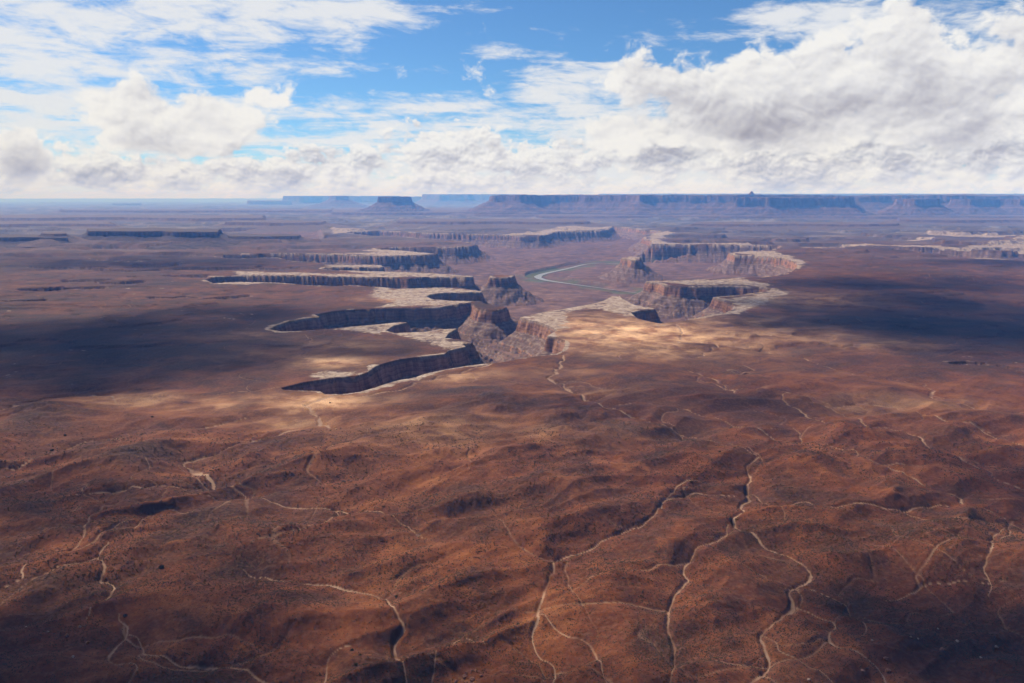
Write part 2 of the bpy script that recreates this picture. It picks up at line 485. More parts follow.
# pale slickrock pavements back from the rim: polygon on the picture
PALE = [
    [(520, 317), (545, 312), (605, 299), (612, 296), (622, 296), (650, 300), (656, 309), (632, 311), (628, 316), (600, 309), (575, 310), (560, 315), (570, 328), (556, 330), (545, 323)],
    [(735, 304), (734, 308), (726, 313), (738, 314), (748, 310), (766, 303), (790, 292), (774, 288.5), (771, 292), (752, 296), (726, 298)],
    [(646, 281), (660, 282), (700, 285.6), (735, 285), (765, 287), (772, 285), (750, 281), (741, 278.4), (700, 280)],
    [(380, 287.5), (400, 289.6), (412, 288), (445, 287.4), (482, 291.5), (446, 292.2), (432, 293.6), (425, 296), (432, 299.6), (478, 301.6), (448, 304.6), (380, 307), (392, 301), (370, 297), (372, 292.5)],
    [(460, 329), (448, 333.5), (443, 341.5), (462, 342), (466, 346), (446, 349), (428, 342), (410, 338), (395, 334), (428, 332)],
    [(380, 324), (402, 322), (386, 330), (380, 334), (350, 330), (330, 329), (350, 327)],
    [(310, 373.5), (330, 371), (364, 372), (357, 376), (336, 377), (322, 378.6), (314, 377)],
    [(335, 270), (380, 271), (430, 273), (473, 276), (420, 277), (380, 277.4), (300, 275), (240, 275), (235, 272), (290, 272.6), (380, 275)],
    [(215, 282.5), (240, 279.6), (254, 281.5), (282, 282.6), (240, 284.4), (216, 284.4)],
    [(380, 249), (405, 250.6), (438, 254), (400, 255), (384, 255.2), (350, 253.4), (330, 253.6), (376, 251.6), (362, 250)],
    [(326, 264.3), (382, 265), (382, 267), (350, 267), (326, 267)],
    [(262, 257.2), (277, 257), (280, 258.4), (262, 258.2)],
    [(331, 229), (352, 227.6), (386, 230), (350, 232), (334, 233.6)],
    [(500, 234.8), (540, 235), (560, 231), (600, 230), (612, 226.4), (590, 227), (545, 229.6), (535, 232)],
    [(646, 243.6), (664, 244), (720, 244), (775, 245), (775, 243.6), (720, 242.4), (668, 242), (656, 238), (676, 233), (668, 231), (652, 233), (650, 238)],
    [(730, 252.6), (752, 254.4), (786, 258), (797, 262), (800, 267), (806, 262), (790, 256), (775, 252.6), (745, 251)],
    [(792, 243.6), (868, 245), (920, 247.6), (970, 249), (1002, 251), (1024, 250), (1110, 250), (1110, 240), (1024, 240), (1000, 244), (960, 247), (900, 245.4), (868, 243.4)],
    [(925, 234.4), (1024, 236), (1110, 236), (1110, 238), (1010, 237.6), (960, 237.2)],
    [(905, 237.6), (935, 237), (935, 238), (908, 238.6)],
    [(965, 256), (985, 256.6), (1017, 259.4), (1000, 259.6), (968, 257.2)],
    [(622, 258.6), (632, 260.6), (640.5, 260.6), (641, 258.2), (630, 256.6)],
    [(100, 259.6), (142, 260.4), (142, 261.2), (100, 260.6)],
]
# ellipses on the picture: x, y, rx, ry, strength
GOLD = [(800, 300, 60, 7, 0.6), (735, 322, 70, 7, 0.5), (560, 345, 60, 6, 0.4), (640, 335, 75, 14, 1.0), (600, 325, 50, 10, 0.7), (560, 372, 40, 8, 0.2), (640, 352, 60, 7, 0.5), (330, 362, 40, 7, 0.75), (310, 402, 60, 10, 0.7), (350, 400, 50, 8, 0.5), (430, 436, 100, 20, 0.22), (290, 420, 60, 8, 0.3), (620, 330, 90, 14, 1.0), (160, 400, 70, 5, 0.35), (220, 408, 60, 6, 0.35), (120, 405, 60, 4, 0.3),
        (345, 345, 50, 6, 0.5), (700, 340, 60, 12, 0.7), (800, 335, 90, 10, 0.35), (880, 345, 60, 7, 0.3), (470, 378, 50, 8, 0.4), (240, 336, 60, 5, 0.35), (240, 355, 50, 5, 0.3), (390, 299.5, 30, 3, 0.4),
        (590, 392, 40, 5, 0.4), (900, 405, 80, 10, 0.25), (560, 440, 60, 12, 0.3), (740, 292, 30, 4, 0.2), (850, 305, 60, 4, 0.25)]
DARK = [(466, 393, 28, 6, 1.0), (486, 407, 44, 8, 1.0), (560, 426, 32, 9, 1.0), (592, 421, 38, 10, 1.0), (400, 413, 26, 7, 0.7), (615, 440, 30, 7, 0.6), (446, 395, 40, 5, 0.6), (480, 394, 40, 7, 0.9), (500, 410, 60, 9, 0.9), (575, 424, 45, 12, 0.95), (620, 410, 50, 8, 0.5), (40, 421, 46, 10, 1.0), (380, 398, 30, 6, 0.5), (390, 414, 26, 6, 0.6), (235, 452, 30, 6, 0.5),  # dark shale rises; the broad ellipses are cloud shade painted into the soil
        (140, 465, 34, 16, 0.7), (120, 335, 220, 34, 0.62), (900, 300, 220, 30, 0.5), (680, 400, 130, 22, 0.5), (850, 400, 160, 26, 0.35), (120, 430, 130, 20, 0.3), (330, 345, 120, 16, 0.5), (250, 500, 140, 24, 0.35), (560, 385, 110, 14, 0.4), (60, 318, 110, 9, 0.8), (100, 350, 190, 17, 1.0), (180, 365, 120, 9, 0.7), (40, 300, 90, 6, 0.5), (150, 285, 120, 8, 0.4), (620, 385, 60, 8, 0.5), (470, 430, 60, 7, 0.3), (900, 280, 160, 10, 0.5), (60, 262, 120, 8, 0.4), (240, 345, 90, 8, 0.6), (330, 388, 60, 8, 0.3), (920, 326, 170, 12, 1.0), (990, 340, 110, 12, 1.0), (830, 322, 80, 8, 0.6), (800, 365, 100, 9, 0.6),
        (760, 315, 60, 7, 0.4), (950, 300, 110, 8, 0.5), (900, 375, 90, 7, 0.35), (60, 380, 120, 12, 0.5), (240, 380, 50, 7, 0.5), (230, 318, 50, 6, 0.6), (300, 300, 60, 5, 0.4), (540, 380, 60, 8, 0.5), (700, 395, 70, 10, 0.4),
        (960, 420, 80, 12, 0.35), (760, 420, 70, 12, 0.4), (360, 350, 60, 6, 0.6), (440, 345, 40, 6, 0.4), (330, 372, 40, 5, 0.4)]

# low dark shale rises
MOUNDS = [(466, 392, 26, 5, 0.7), (486, 405, 40, 7, 0.9), (500, 414, 28, 5, 0.6), (560, 424, 30, 8, 0.9), (592, 420, 34, 9, 1.0), (612, 442, 24, 5, 0.5), (400, 412, 26, 7, 0.8), (442, 461, 20, 6, 0.6),
          (235, 452, 28, 6, 0.5), (130, 470, 34, 14, 0.8), (40, 420, 40, 9, 0.8), (150, 462, 22, 8, 0.6), (690, 452, 24, 7, 0.5), (545, 497, 40, 8, 0.6), (470, 512, 50, 8, 0.5), (440, 530, 40, 8, 0.5), (860, 436, 30, 6, 0.5), (790, 395, 40, 4, 0.5)]

WASHES = [
    (6, [(602, 406), (640, 402), (700, 412), (760, 428), (786, 440), (840, 446)]),
    (6, [(993, 475), (1010, 484), (1040, 492)]),
    (7, [(724, 345), (760, 349), (795, 354), (823.6, 363.5)]),
    (6, [(838, 403), (870, 402), (900, 408), (940, 420), (990, 432), (1030, 446)]),
    (5, [(677, 431), (720, 445), (760, 453)]),
    (6, [(60, 500), (100, 492), (150, 486), (213, 488)]),
    (5, [(248, 500), (300, 510), (360, 508), (400, 520), (430, 540)]),
    (5, [(884, 600), (920, 590), (960, 580), (991, 582)]),
    (9, [(760, 453), (746.6, 469), (749, 482), (753, 498), (735.5, 502), (749, 511), (728, 523), (755.5, 535), (762, 545), (782, 552), (804, 562), (817.6, 575), (797.6, 585), (789, 591), (797.6, 606), (775.5, 620), (762, 628.5), (771, 655), (771, 664), (753, 677), (745, 700)]),
    (5, [(797.6, 606), (813, 613), (835, 624), (826.5, 633), (833, 644), (853, 648.5), (871, 657), (884, 677), (892, 700)]),
    (4, [(789, 588), (804, 586), (822, 593), (842, 600.6), (848.7, 613), (866, 624), (860, 634)]),
    (4, [(764, 631), (780, 642), (782, 651), (800, 657), (826, 675), (840, 690)]),
    (6, [(728, 523), (724, 531), (706.6, 544), (689, 555), (684, 569), (693, 580), (680, 589), (666, 615), (664, 628.5), (677, 646), (675, 664), (668, 690)]),
    (5, [(735, 494), (700, 492), (668.5, 497.6), (655, 506.5), (646, 522), (628.5, 533), (588.6, 546), (553, 557.5), (551, 575), (545, 597.5), (535, 608.6), (537.5, 622), (533, 637), (537.5, 655), (555, 664), (552, 690)]),
    (4, [(537, 613), (562, 633), (593, 646), (611, 682), (614, 700)]),
    (6, [(240, 566), (260, 576), (300, 583), (340, 585), (366.6, 591), (391, 602), (393, 615), (404, 624), (395.5, 637), (393, 651), (406.6, 679.6), (410, 700)]),
    (7, [(106.5, 542), (92.5, 560), (109, 564), (102, 575), (120, 586), (100, 602), (89, 611), (84, 617)]),
    (7, [(117.6, 612), (117.6, 620), (124, 633), (115, 648), (111, 664), (130, 660), (140, 668), (120, 690)]),
    (5, [(124, 633), (137.6, 637.5), (142, 646), (142, 653), (177.6, 662), (222, 666), (248.6, 668.5), (255, 675), (275, 682), (290, 700)]),
    (8, [(-20, 598), (9, 586), (20, 577.5), (18, 566), (35.5, 557.5), (57.7, 551), (82, 546), (115, 526), (133, 518.5), (155, 511), (195, 511)]),
    (5, [(153, 513), (137.6, 526.5)]),
    (24, [(336, 427), (330.7, 424), (310.7, 413), (302, 406.6), (324, 400), (337, 398), (360, 393)]),
    (22, [(246, 497), (246, 493), (213, 488.7), (215, 480), (195, 469), (177.5, 464), (191, 457.7), (222, 449), (253, 442), (275, 432), (300, 428)]),
    (6, [(-20, 470), (0, 466.5), (26.6, 464), (49, 453), (89, 440), (146.5, 432), (213, 424.5), (250, 420)]),
    (16, [(-20, 414), (0, 411), (26.6, 402), (66.6, 398), (111, 397), (116, 402)]),
    (8, [(700, 380), (724, 388), (741.6, 391), (762, 391), (785.5, 393), (797, 397), (820.7, 403), (835, 409), (838, 413)]),
    (7, [(786, 394), (778, 400), (791, 406), (809, 416), (825, 423.5)]),
    (7, [(838, 413), (857, 418), (864.6, 426), (888, 428), (905.6, 431), (916, 438), (933, 446.6), (964, 457.7), (986, 466.5), (993, 475)]),
    (9, [(926, 382.5), (933.5, 391), (930.5, 397), (946.7, 401.6), (973, 406), (1005, 412), (1040, 416)]),
    (7, [(823.6, 363.5), (838, 368), (864.6, 375), (900, 380), (926, 384)]),
    (6, [(785.5, 425), (795, 427), (800, 435), (809, 444)]),
    (6, [(840, 446), (857.5, 449), (862, 457.7), (888.6, 466.5), (911, 475), (922, 484), (937, 489), (957, 493), (960, 502), (986, 511), (1008.5, 517.6), (1011, 533), (1003, 538)]),
    (5, [(1008, 526), (986, 535), (995, 549), (986, 557.5), (984, 571), (991, 582), (986, 590)]),
    (8, [(660, 322), (666, 324.6), (676, 326), (682.5, 331), (679, 338), (690, 342), (724, 344.5), (709, 349.5), (696, 356)]),
    (8, [(745.6, 363), (752, 368), (740, 373)]),
    (9, [(690, 370), (699, 374), (712, 379), (726, 386), (732, 391), (738, 396)]),
    (13, [(564.7, 355), (564.7, 363), (553, 373), (551, 379), (576, 392.7), (579.7, 397.7), (602, 406.6), (628.5, 413), (650.7, 422), (677, 431), (700, 438)]),
    (14, [(505, 361.5), (490, 365), (470, 371), (440, 378), (410, 388), (380, 396), (350, 400)]),
    (6, [(668.5, 497.6), (676, 490), (684, 482), (700, 478)]),
    (5, [(308, 344), (309, 338), (304, 336)]),
    (10, [(281, 388), (262, 391), (240, 393), (215, 396)]),
    (6, [(782, 506), (804, 500), (826.5, 506.5), (857.5, 503), (880, 505), (911, 508.7), (950, 506)]),
    (4, [(430, 683), (438, 655), (452, 640), (470, 634), (486, 640)]),
    (4, [(322, 690), (326, 660), (338, 648), (352, 646)]),
]

basin_p = pts(BASIN)
tower_p = [pts(t) for t in TOWERS]
head_p = pts(HEAD, -6)
bench_p = [pts(b, -150) for b in BENCHES]
river_p = pts(RIVER, -188)
canyon_p = [(d, pts(c)) for d, c in CANYONS]
pale_p = [pts(c) for c in PALE]

MARG = 900.0


def chaikin(p, it=2):
    p = np.asarray(p)
    for _ in range(it):
        a = p[:-1] * 0.75 + p[1:] * 0.25
        b = p[:-1] * 0.25 + p[1:] * 0.75
        m = np.empty((len(a) * 2, 2))
        m[0::2] = a; m[1::2] = b
        p = np.vstack([p[:1], m, p[-1:]])
    return p


river_s = chaikin(river_p, 3)


def ell(x, y, lst):
    out = np.zeros(x.shape, np.float32)
    for px, py, rx, ry, s in lst:
        c = P(px, py)
        ex = abs(P(px + rx, py)[0] - c[0])
        ey = abs(P(px, py - ry)[1] - P(px, py + ry)[1]) / 2
        d2 = ((x - c[0]) / ex) ** 2 + ((y - c[1]) / ey) ** 2
        out = np.maximum(out, s * np.exp(-1.1 * d2).astype(np.float32))
    return out


def base_relief(x, y):
    """plateau without the basin, canyons and washes"""
    r = np.hypot(x, y)
    wx = x + 90 * fbm(x / 420, y / 420, 2, 41); wy = y + 90 * fbm(x / 420 + 9, y / 420, 2, 43)
    h = 9.0 * fbm(wx / 1300, wy / 1300, 3, 3)
    hills = fbm(wx / 330, wy / 330, 4, 11, 0.45, True)
    near = 1 - sst(y, 1300, 2300)
    su = (0.88 * x + 0.47 * y) + 70 * fbm(x / 300, y / 300, 2, 45); sv = (-0.47 * x + 0.88 * y) + 70 * fbm(x / 300 + 3, y / 300, 2, 47)
    spurs = fbm(su / 520, sv / 150, 3, 49, 0.4, True)
    h = h + 1.7 * fbm(wx / 48, wy / 48, 3, 17, 0.5, True) * (1 - sst(y, 1800, 3200)) + near * (18.0 * hills + 4.0 * fbm(wx / 150, wy / 150, 3, 15, 0.45) + 22.0 * spurs) * sst(r, 300, 700)
    far = sst(y, 1600, 3200)
    # flat-lying beds: relief further out is stepped into low ledges
    f = (34 * fbm(wx / 900, wy / 700, 6, 23, 0.52) + 8) * far
    k = 7.0
    q = f / k
    fl = np.floor(q)
    q = (fl + sst(q - fl, 0.86, 1.0)) * k
    h = h + 0.25 * f + 0.75 * q
    h = h + far * sst(r, 9000, 16000) * 26 * fbm(x / 2600, y / 1700, 5, 31, 0.55)
    ff = sst(r, 5200, 9500)
    f2 = 105 * fbm(x / 2600, y / 1500, 6, 33, 0.5) + 26 * fbm(x / 900, y / 700, 4, 37, 0.55)
    k2 = 38.0
    q2 = f2 / k2
    fl2 = np.floor(q2)
    q2 = (fl2 + sst(q2 - fl2, 0.90, 1.0)) * k2
    h = h + ff * (0.12 * f2 + 0.88 * q2 - 8)
    mounds = ell(x, y, MOUNDS)
    h = h + 17 * mounds * (0.75 + 0.5 * fbm(x / 60, y / 60, 3, 53, 0.55, True)) * (mounds > 0.02)
    # foot of the overlook: cliff and boulder slope
    yy = np.maximum(y, 0.0)
    t = np.clip(1 - (yy - 8) / 640.0, 0, 1)
    talus = 392 * t ** 2.3
    cl = np.interp(yy, [0, 1.2, 2.5, 5, 8], [0, 0, -30, -70, -86]) + 478.2
    toe = np.where(yy < 8, cl, talus)
    rough = 0.12 * talus * fbm(x / 60, y / 60, 4, 51) * (yy > 8)
    return (h * sst(yy, 60, 500) + toe + rough).astype(np.float32)


def hit(px, py, off=0.0):
    """where the pixel's ray meets the plain relief"""
    z = 0.0
    for _ in range(14):
        x, y = P(px, py, z)
        z = 0.5 * z + 0.5 * (off + float(base_relief(np.array([x]), np.array([y]))[0]))
    return P(px, py, z)


def trace(lst):
    p = np.array([hit(a, b, -12.0) if b > 400 else P(a, b, -6.0) for a, b in lst])
    p = chaikin(p, 2)
    # small meanders
    d = np.concatenate([[0], np.cumsum(np.hypot(*np.diff(p, axis=0).T))])
    n = max(4, int(d[-1] / 6))
    s = np.linspace(0, d[-1], n)
    q = np.stack([np.interp(s, d, p[:, 0]), np.interp(s, d, p[:, 1])], 1)
    k = np.clip(np.hypot(q[:, 0], q[:, 1]) / 1000, 0.8, 2.5)
    q0 = q.copy()
    q[:, 0] += k * (9.0 * fbm(q0[:, 0] / 62, q0[:, 1] / 62, 2, 71) + 1.2 * fbm(q0[:, 0] / 16, q0[:, 1] / 16, 2, 75))
    q[:, 1] += k * (15.0 * fbm(q0[:, 0] / 62 + 40, q0[:, 1] / 62, 2, 73) + 2 * fbm(q0[:, 0] / 16 + 5, q0[:, 1] / 16, 2, 77))
    return q


wash_p = [(w, trace(l)) for w, l in WASHES]


def tributaries():
    rs = random.Random(11)
    out = []
    for w, p in wash_p:
        L = len(p)
        if p[:, 1].mean() > 2600 or L < 24:
            continue
        for k in range(max(1, L // 26)):
            i = rs.randrange(4, L - 4)
            t = p[i + 2] - p[i - 2]
            a = math.atan2(t[1], t[0]) + rs.choice((-1, 1)) * rs.uniform(0.6, 1.2)
            q = [p[i].copy()]
            turn = 0.0
            for m in range(rs.randrange(10, 46)):
                turn = 0.5 * turn + rs.gauss(0, 0.11)
                a += turn
                q.append(q[-1] + 6.5 * np.array([math.cos(a), math.sin(a)]))
            out.append((rs.uniform(1.6, 3.6), np.array(q)))
    return out


trib_p = tributaries()


def wall_profile(s, floor_z, scale=1.0):
    """height inside a canyon at distance s from its rim"""
    zz = np.interp(s, np.array([0, 2, 6, 8, 11.5, 16, 19, 24, 30]) * scale, np.array([0, -11, -13, -17, -33, -35.5, -50, -55, -58]) * scale)
    s2 = np.maximum(s - 24 * scale, 0)
    tal = -54 * scale - 0.66 * s2 * np.exp(-s2 / (420.0 * scale))
    z = np.where(s < 24 * scale, zz, np.minimum(tal, -54 * scale))
    s3 = np.clip(s2, 0, 420 * scale)
    z = np.where(s2 > 0, -54 * scale - 0.66 * 420 * scale * (1 - np.exp(-s3 / (420.0 * scale))), z)
    return np.maximum(z, floor_z)


def height(x, y):
    """everything about the ground at plan positions x, y"""
    x = np.asarray(x, np.float64); y = np.asarray(y, np.float64)
    r = np.hypot(x, y)
    h = base_relief(x, y)
    A = {}
    # --- canyon system of the White Rim
    jag = (15 * fbm(x / 130, y / 130, 3, 81, 0.55) + 7.0 * fbm(x / 38, y / 38, 3, 85, 0.6) + 9 * fbm(x / 75, y / 75, 2, 87, 0.5, True) + 3.5 * fbm(x / 15, y / 15, 2, 89)) * np.clip(r / 3500, 0.6, 2.2)
    sb = sdf(x, y, basin_p, MARG)
    st = np.full(x.shape, -MARG, np.float32)
    for t in tower_p + [head_p]:
        st = np.maximum(st, sdf(x, y, t, MARG))
    s = np.minimum(sb, -st) + jag.astype(np.float32) * sst(np.abs(sb), 0, 12).astype(np.float32)
    # ravines down the debris slopes
    rav = fbm(x / 70, y / 70, 3, 91, 0.55, True)
    s_eff = s + np.where(s > 26, rav * np.clip((s - 26) * 0.35, 0, 26), 0)
    floor_z = -150 - 8 * fbm(x / 500, y / 500, 4, 95) - 6 * sst(s, 200, 900)
    dr = line_dist(x, y, river_s, 900.0)
    floor_z = floor_z - 26 * (1 - sst(dr, 120, 700))
    wall = wall_profile(np.maximum(s_eff, 0), -400)
    zin = np.maximum(wall, floor_z)
    # low ledges of the floor
    lf = zin + 14 * fbm(x / 420, y / 300, 5, 97, 0.55)
    lk = 11.0
    q = lf / lk
    fl = np.floor(q)
    lf = (fl + sst(q - fl, 0.6, 1.0)) * lk
    zin = np.where(s > 90, 0.25 * zin + 0.75 * lf, zin)
    zin = zin + np.where(s > 22, 2.6 * fbm(x / 17, y / 17, 3, 98, 0.6) * sst(s, 22, 45) * (1 - sst(s, 200, 420)), 0)
    for b in bench_p:
        sbn = sdf(x, y, b, 300.0) + 46 * fbm(x / 190, y / 190, 4, 99)
        zb = np.interp(sbn, [-60, -12, 14, 70], [-190, -180, -168, -160])
        zin = np.where((sbn > -60) & (s > 60), np.maximum(zin, zb), zin)
    zin = np.where(s > 60, np.where(dr < 110, np.minimum(zin, -190 + np.clip((dr - 60) * 0.25, 0, 200)), zin), zin)
    dist_rim = np.maximum(-s, 0)
    plain = h * sst(dist_rim, 15, 420) + 1.5 * fbm(x / 40, y / 40, 3, 101) * sst(dist_rim, 0, 40)
    # the floor of the fork nearest the overlook climbs out as a bare ramp
    z = np.where(s > 0, np.minimum(zin, 0) + 0, plain)
    A['bas'] = (s > 1).astype(np.float32)
    wob = fbm(x / 180, y / 180, 4, 111, 0.6)
    width = 12 + 46 * wob + 22 * fbm(x / 420, y / 420, 2, 117) + 12 * np.clip(r / 4000 - 1, 0, 2)
    white = (1 - sst(dist_rim, width * 0.45, np.maximum(width, 0) * 1.15 + 7)) * (s < 12)
    wob3 = fbm(x / 60, y / 60, 4, 115, 0.65)
    pale = np.zeros(x.shape, np.float32)
    for p_ in pale_p:
        sp = sdf(x, y, p_, 160.0) + (44 * wob + 16 * wob3) * np.clip(r / 4000, 0.5, 2)
        pale = np.maximum(pale, (sst(sp, -46, 34) * (0.70 + 0.75 * wob3)).astype(np.float32))
    pale = pale * (s < 12)
    # --- smaller canyons
    for dep, p_ in canyon_p:
        sc_ = sdf(x, y, p_, 200.0) + 0.8 * jag
        inn = sc_ > 0
        if inn.any():
            zz = np.maximum(wall_profile(np.maximum(sc_, 0), -400, 0.55), -dep)
            z = np.where(inn & (s < 0), np.minimum(z, zz + 0.3 * z), z)
            A['bas'] = np.maximum(A['bas'], (inn & (zz < -4)).astype(np.float32))
        white = np.maximum(white, np.where(~inn & (s < 0), 0.32 * (1 - sst(-sc_, 8, 46)) * sst(wob, -0.15, 0.2), 0))
    rimgate = 0.25 + 0.75 * sst(fbm(x / 260, y / 260, 3, 119), -0.25, 0.2)
    white = white * rimgate
    fl1 = sst(fbm(x / 75, y / 60, 4, 151, 0.62), 0.30, 0.52) * sst(fbm(x / 800, y / 600, 3, 153), -0.05, 0.3) * sst(r, 1700, 2600) * 0.62
    fl2 = sst(fbm(x / 700, y / 420, 5, 155, 0.62), 0.22, 0.5) * sst(r, 9000, 13000) * 0.45
    white = np.maximum(white, np.maximum(fl1, fl2) * (s < 0))
    A['white'] = np.clip(np.maximum(white, pale), 0, 1).astype(np.float32)
    # --- washes
    wob2 = fbm(x / 45, y / 45, 3, 113, 0.6)
    wash = np.zeros(x.shape, np.float32)
    vall = np.zeros(x.shape, np.float32)
    shp = x.shape
    xf, yf, sf, rf, w2f, wbf = (v.reshape(-1) for v in (x, y, s, r, wob2, wob))
    z = np.ascontiguousarray(z); zf = z.reshape(-1); washf = wash.reshape(-1); vf = vall.reshape(-1)
    w9 = fbm(xf / 9, yf / 9, 2, 114)

    def box(p_, m_):
        lo = p_.min(0) - m_; hi = p_.max(0) + m_
        return np.nonzero((xf > lo[0]) & (xf < hi[0]) & (yf > lo[1]) & (yf < hi[1]))[0]
    for wd, p_ in wash_p:
        ix = box(p_, 240)
        if len(ix) == 0:
            continue
        X_, Y_ = xf[ix], yf[ix]
        dw = line_dist(X_, Y_, p_[::3], 240.0)
        near_w = dw < 40
        if near_w.any():
            dw[near_w] = line_dist(X_[near_w], Y_[near_w], p_, 45.0)
        v1 = np.clip(1 - dw / 230, 0, 1)
        vf[ix] = np.maximum(vf[ix], v1 * v1 * (0.6 + 0.4 * v1))
        near_w = dw < 34
        ix = ix[near_w]; dw = dw[near_w]; X_ = X_[near_w]; Y_ = Y_[near_w]
        e0 = np.hypot(X_ - p_[0][0], Y_ - p_[0][1]); e1 = np.hypot(X_ - p_[-1][0], Y_ - p_[-1][1])
        taper = 0.25 + 0.75 * sst(np.minimum(e0, e1), 0, 110)
        ww = np.maximum(wd * (0.165 + 0.34 * w2f[ix] + 0.16 * w9[ix]), 0.35) * np.clip(rf[ix] / 1400, 0.85, 1.6) * taper
        washf[ix] = np.maximum(washf[ix], 1 - sst(dw, ww * 0.75, ww * 1.1 + 0.8))
        zf[ix] = zf[ix] - (1 - sst(dw, ww, ww + 5.0)) * taper * np.where(sf[ix] < 0, min(3.2, 0.8 + 0.28 * wd) * (0.75 + 0.6 * wbf[ix]), 0)
    z = z - 13 * vall * (s < 0) * sst(dist_rim, 30, 300)
    z = np.ascontiguousarray(z); zf = z.reshape(-1)
    for wd, p_ in trib_p:
        ix = box(p_, 30)
        if len(ix) == 0:
            continue
        d_ = line_dist(xf[ix], yf[ix], p_, 30.0)
        k_ = d_ < 29
        ix = ix[k_]; d_ = d_[k_]
        e1 = np.hypot(xf[ix] - p_[-1][0], yf[ix] - p_[-1][1])
        tp = 0.15 + 0.85 * sst(e1, 0, 140)
        ww = np.maximum(wd * (0.30 + 0.4 * w2f[ix]), 0.6) * tp
        washf[ix] = np.maximum(washf[ix], 0.6 * tp * (1 - sst(d_, ww * 0.7, ww * 1.1 + 0.8)))
        zf[ix] = zf[ix] - 1.5 * tp * (1 - sst(d_, ww, ww + 4.5)) - 2.5 * tp * (1 - sst(d_, 0, 28))
    # small rills between the washes
    rx = x + 40 * fbm(x / 130, y / 130, 2, 161); ry = y + 40 * fbm(x / 130 + 7, y / 130, 2, 163)
    gate = sst(fbm(x / 500, y / 500, 2, 165), -0.25, 0.15) * (s < 0) * sst(dist_rim, 20, 150) * sst(y, 560, 640)
    for wl, dp, wdt, sd in ((330.0, 2.6, 0.016, 171), (150.0, 1.5, 0.018, 175)):
        nz_ = np.abs(perlin(rx / wl, ry / wl, sd) + 0.25 * perlin(rx / wl * 2.3, ry / wl * 2.3, sd + 1))
        rill = (1 - sst(nz_, wdt * 0.4, wdt * 2.2)) * gate * sst(fbm(x / 260, y / 260, 2, sd + 2), -0.1, 0.25)
        z = z - dp * rill
        wash = np.maximum(wash, 0.42 * (1 - sst(nz_, wdt * 0.2, wdt * 0.9)) * gate * sst(fbm(x / 260, y / 260, 2, sd + 2), -0.1, 0.25))
    A['wash'] = wash * (s < 0)
    # --- soil, cover and painted cloud shade
    n2 = fbm(x / 260, y / 190, 5, 121, 0.6)
    n3 = fbm(x / 90, y / 70, 4, 131, 0.6)
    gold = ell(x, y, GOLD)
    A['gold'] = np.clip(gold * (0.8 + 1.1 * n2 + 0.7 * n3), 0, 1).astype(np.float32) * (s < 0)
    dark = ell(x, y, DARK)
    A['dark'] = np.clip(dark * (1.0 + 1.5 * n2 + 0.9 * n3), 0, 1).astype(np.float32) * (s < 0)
    gr = (1 - sst(dr + 90 * fbm(x / 140, y / 140, 3, 143), 90, 250)) * sst(fbm(x / 260, y / 260, 3, 141), -0.15, 0.25) * (s > 60)
    A['green'] = (gr * (z < -176)).astype(np.float32)
    A['s'] = s
    A['dr'] = dr
    # everything sinks a little with distance so that the far plain meets the horizon low
    return z.astype(np.float32), A


# ------------------------------------------------------------------ materials
def attr(g, name):
    nd = g.n('ShaderNodeAttribute', attribute_type='GEOMETRY', attribute_name=name)
    return nd.outputs['Fac']


def new_mat(name):
    m = bpy.data.materials.new(name)
    m.use_nodes = True
    m.node_tree.nodes.clear()
    g = G(m.node_tree)
    out = g.n('ShaderNodeOutputMaterial')
    b = g.n('ShaderNodeBsdfPrincipled')
    b.inputs['Roughness'].default_value = 0.95
    b.inputs['Specular IOR Level'].default_value = 0.08
    m.node_tree.links.new(b.outputs[0], out.inputs[0])
    return m, g, b, out


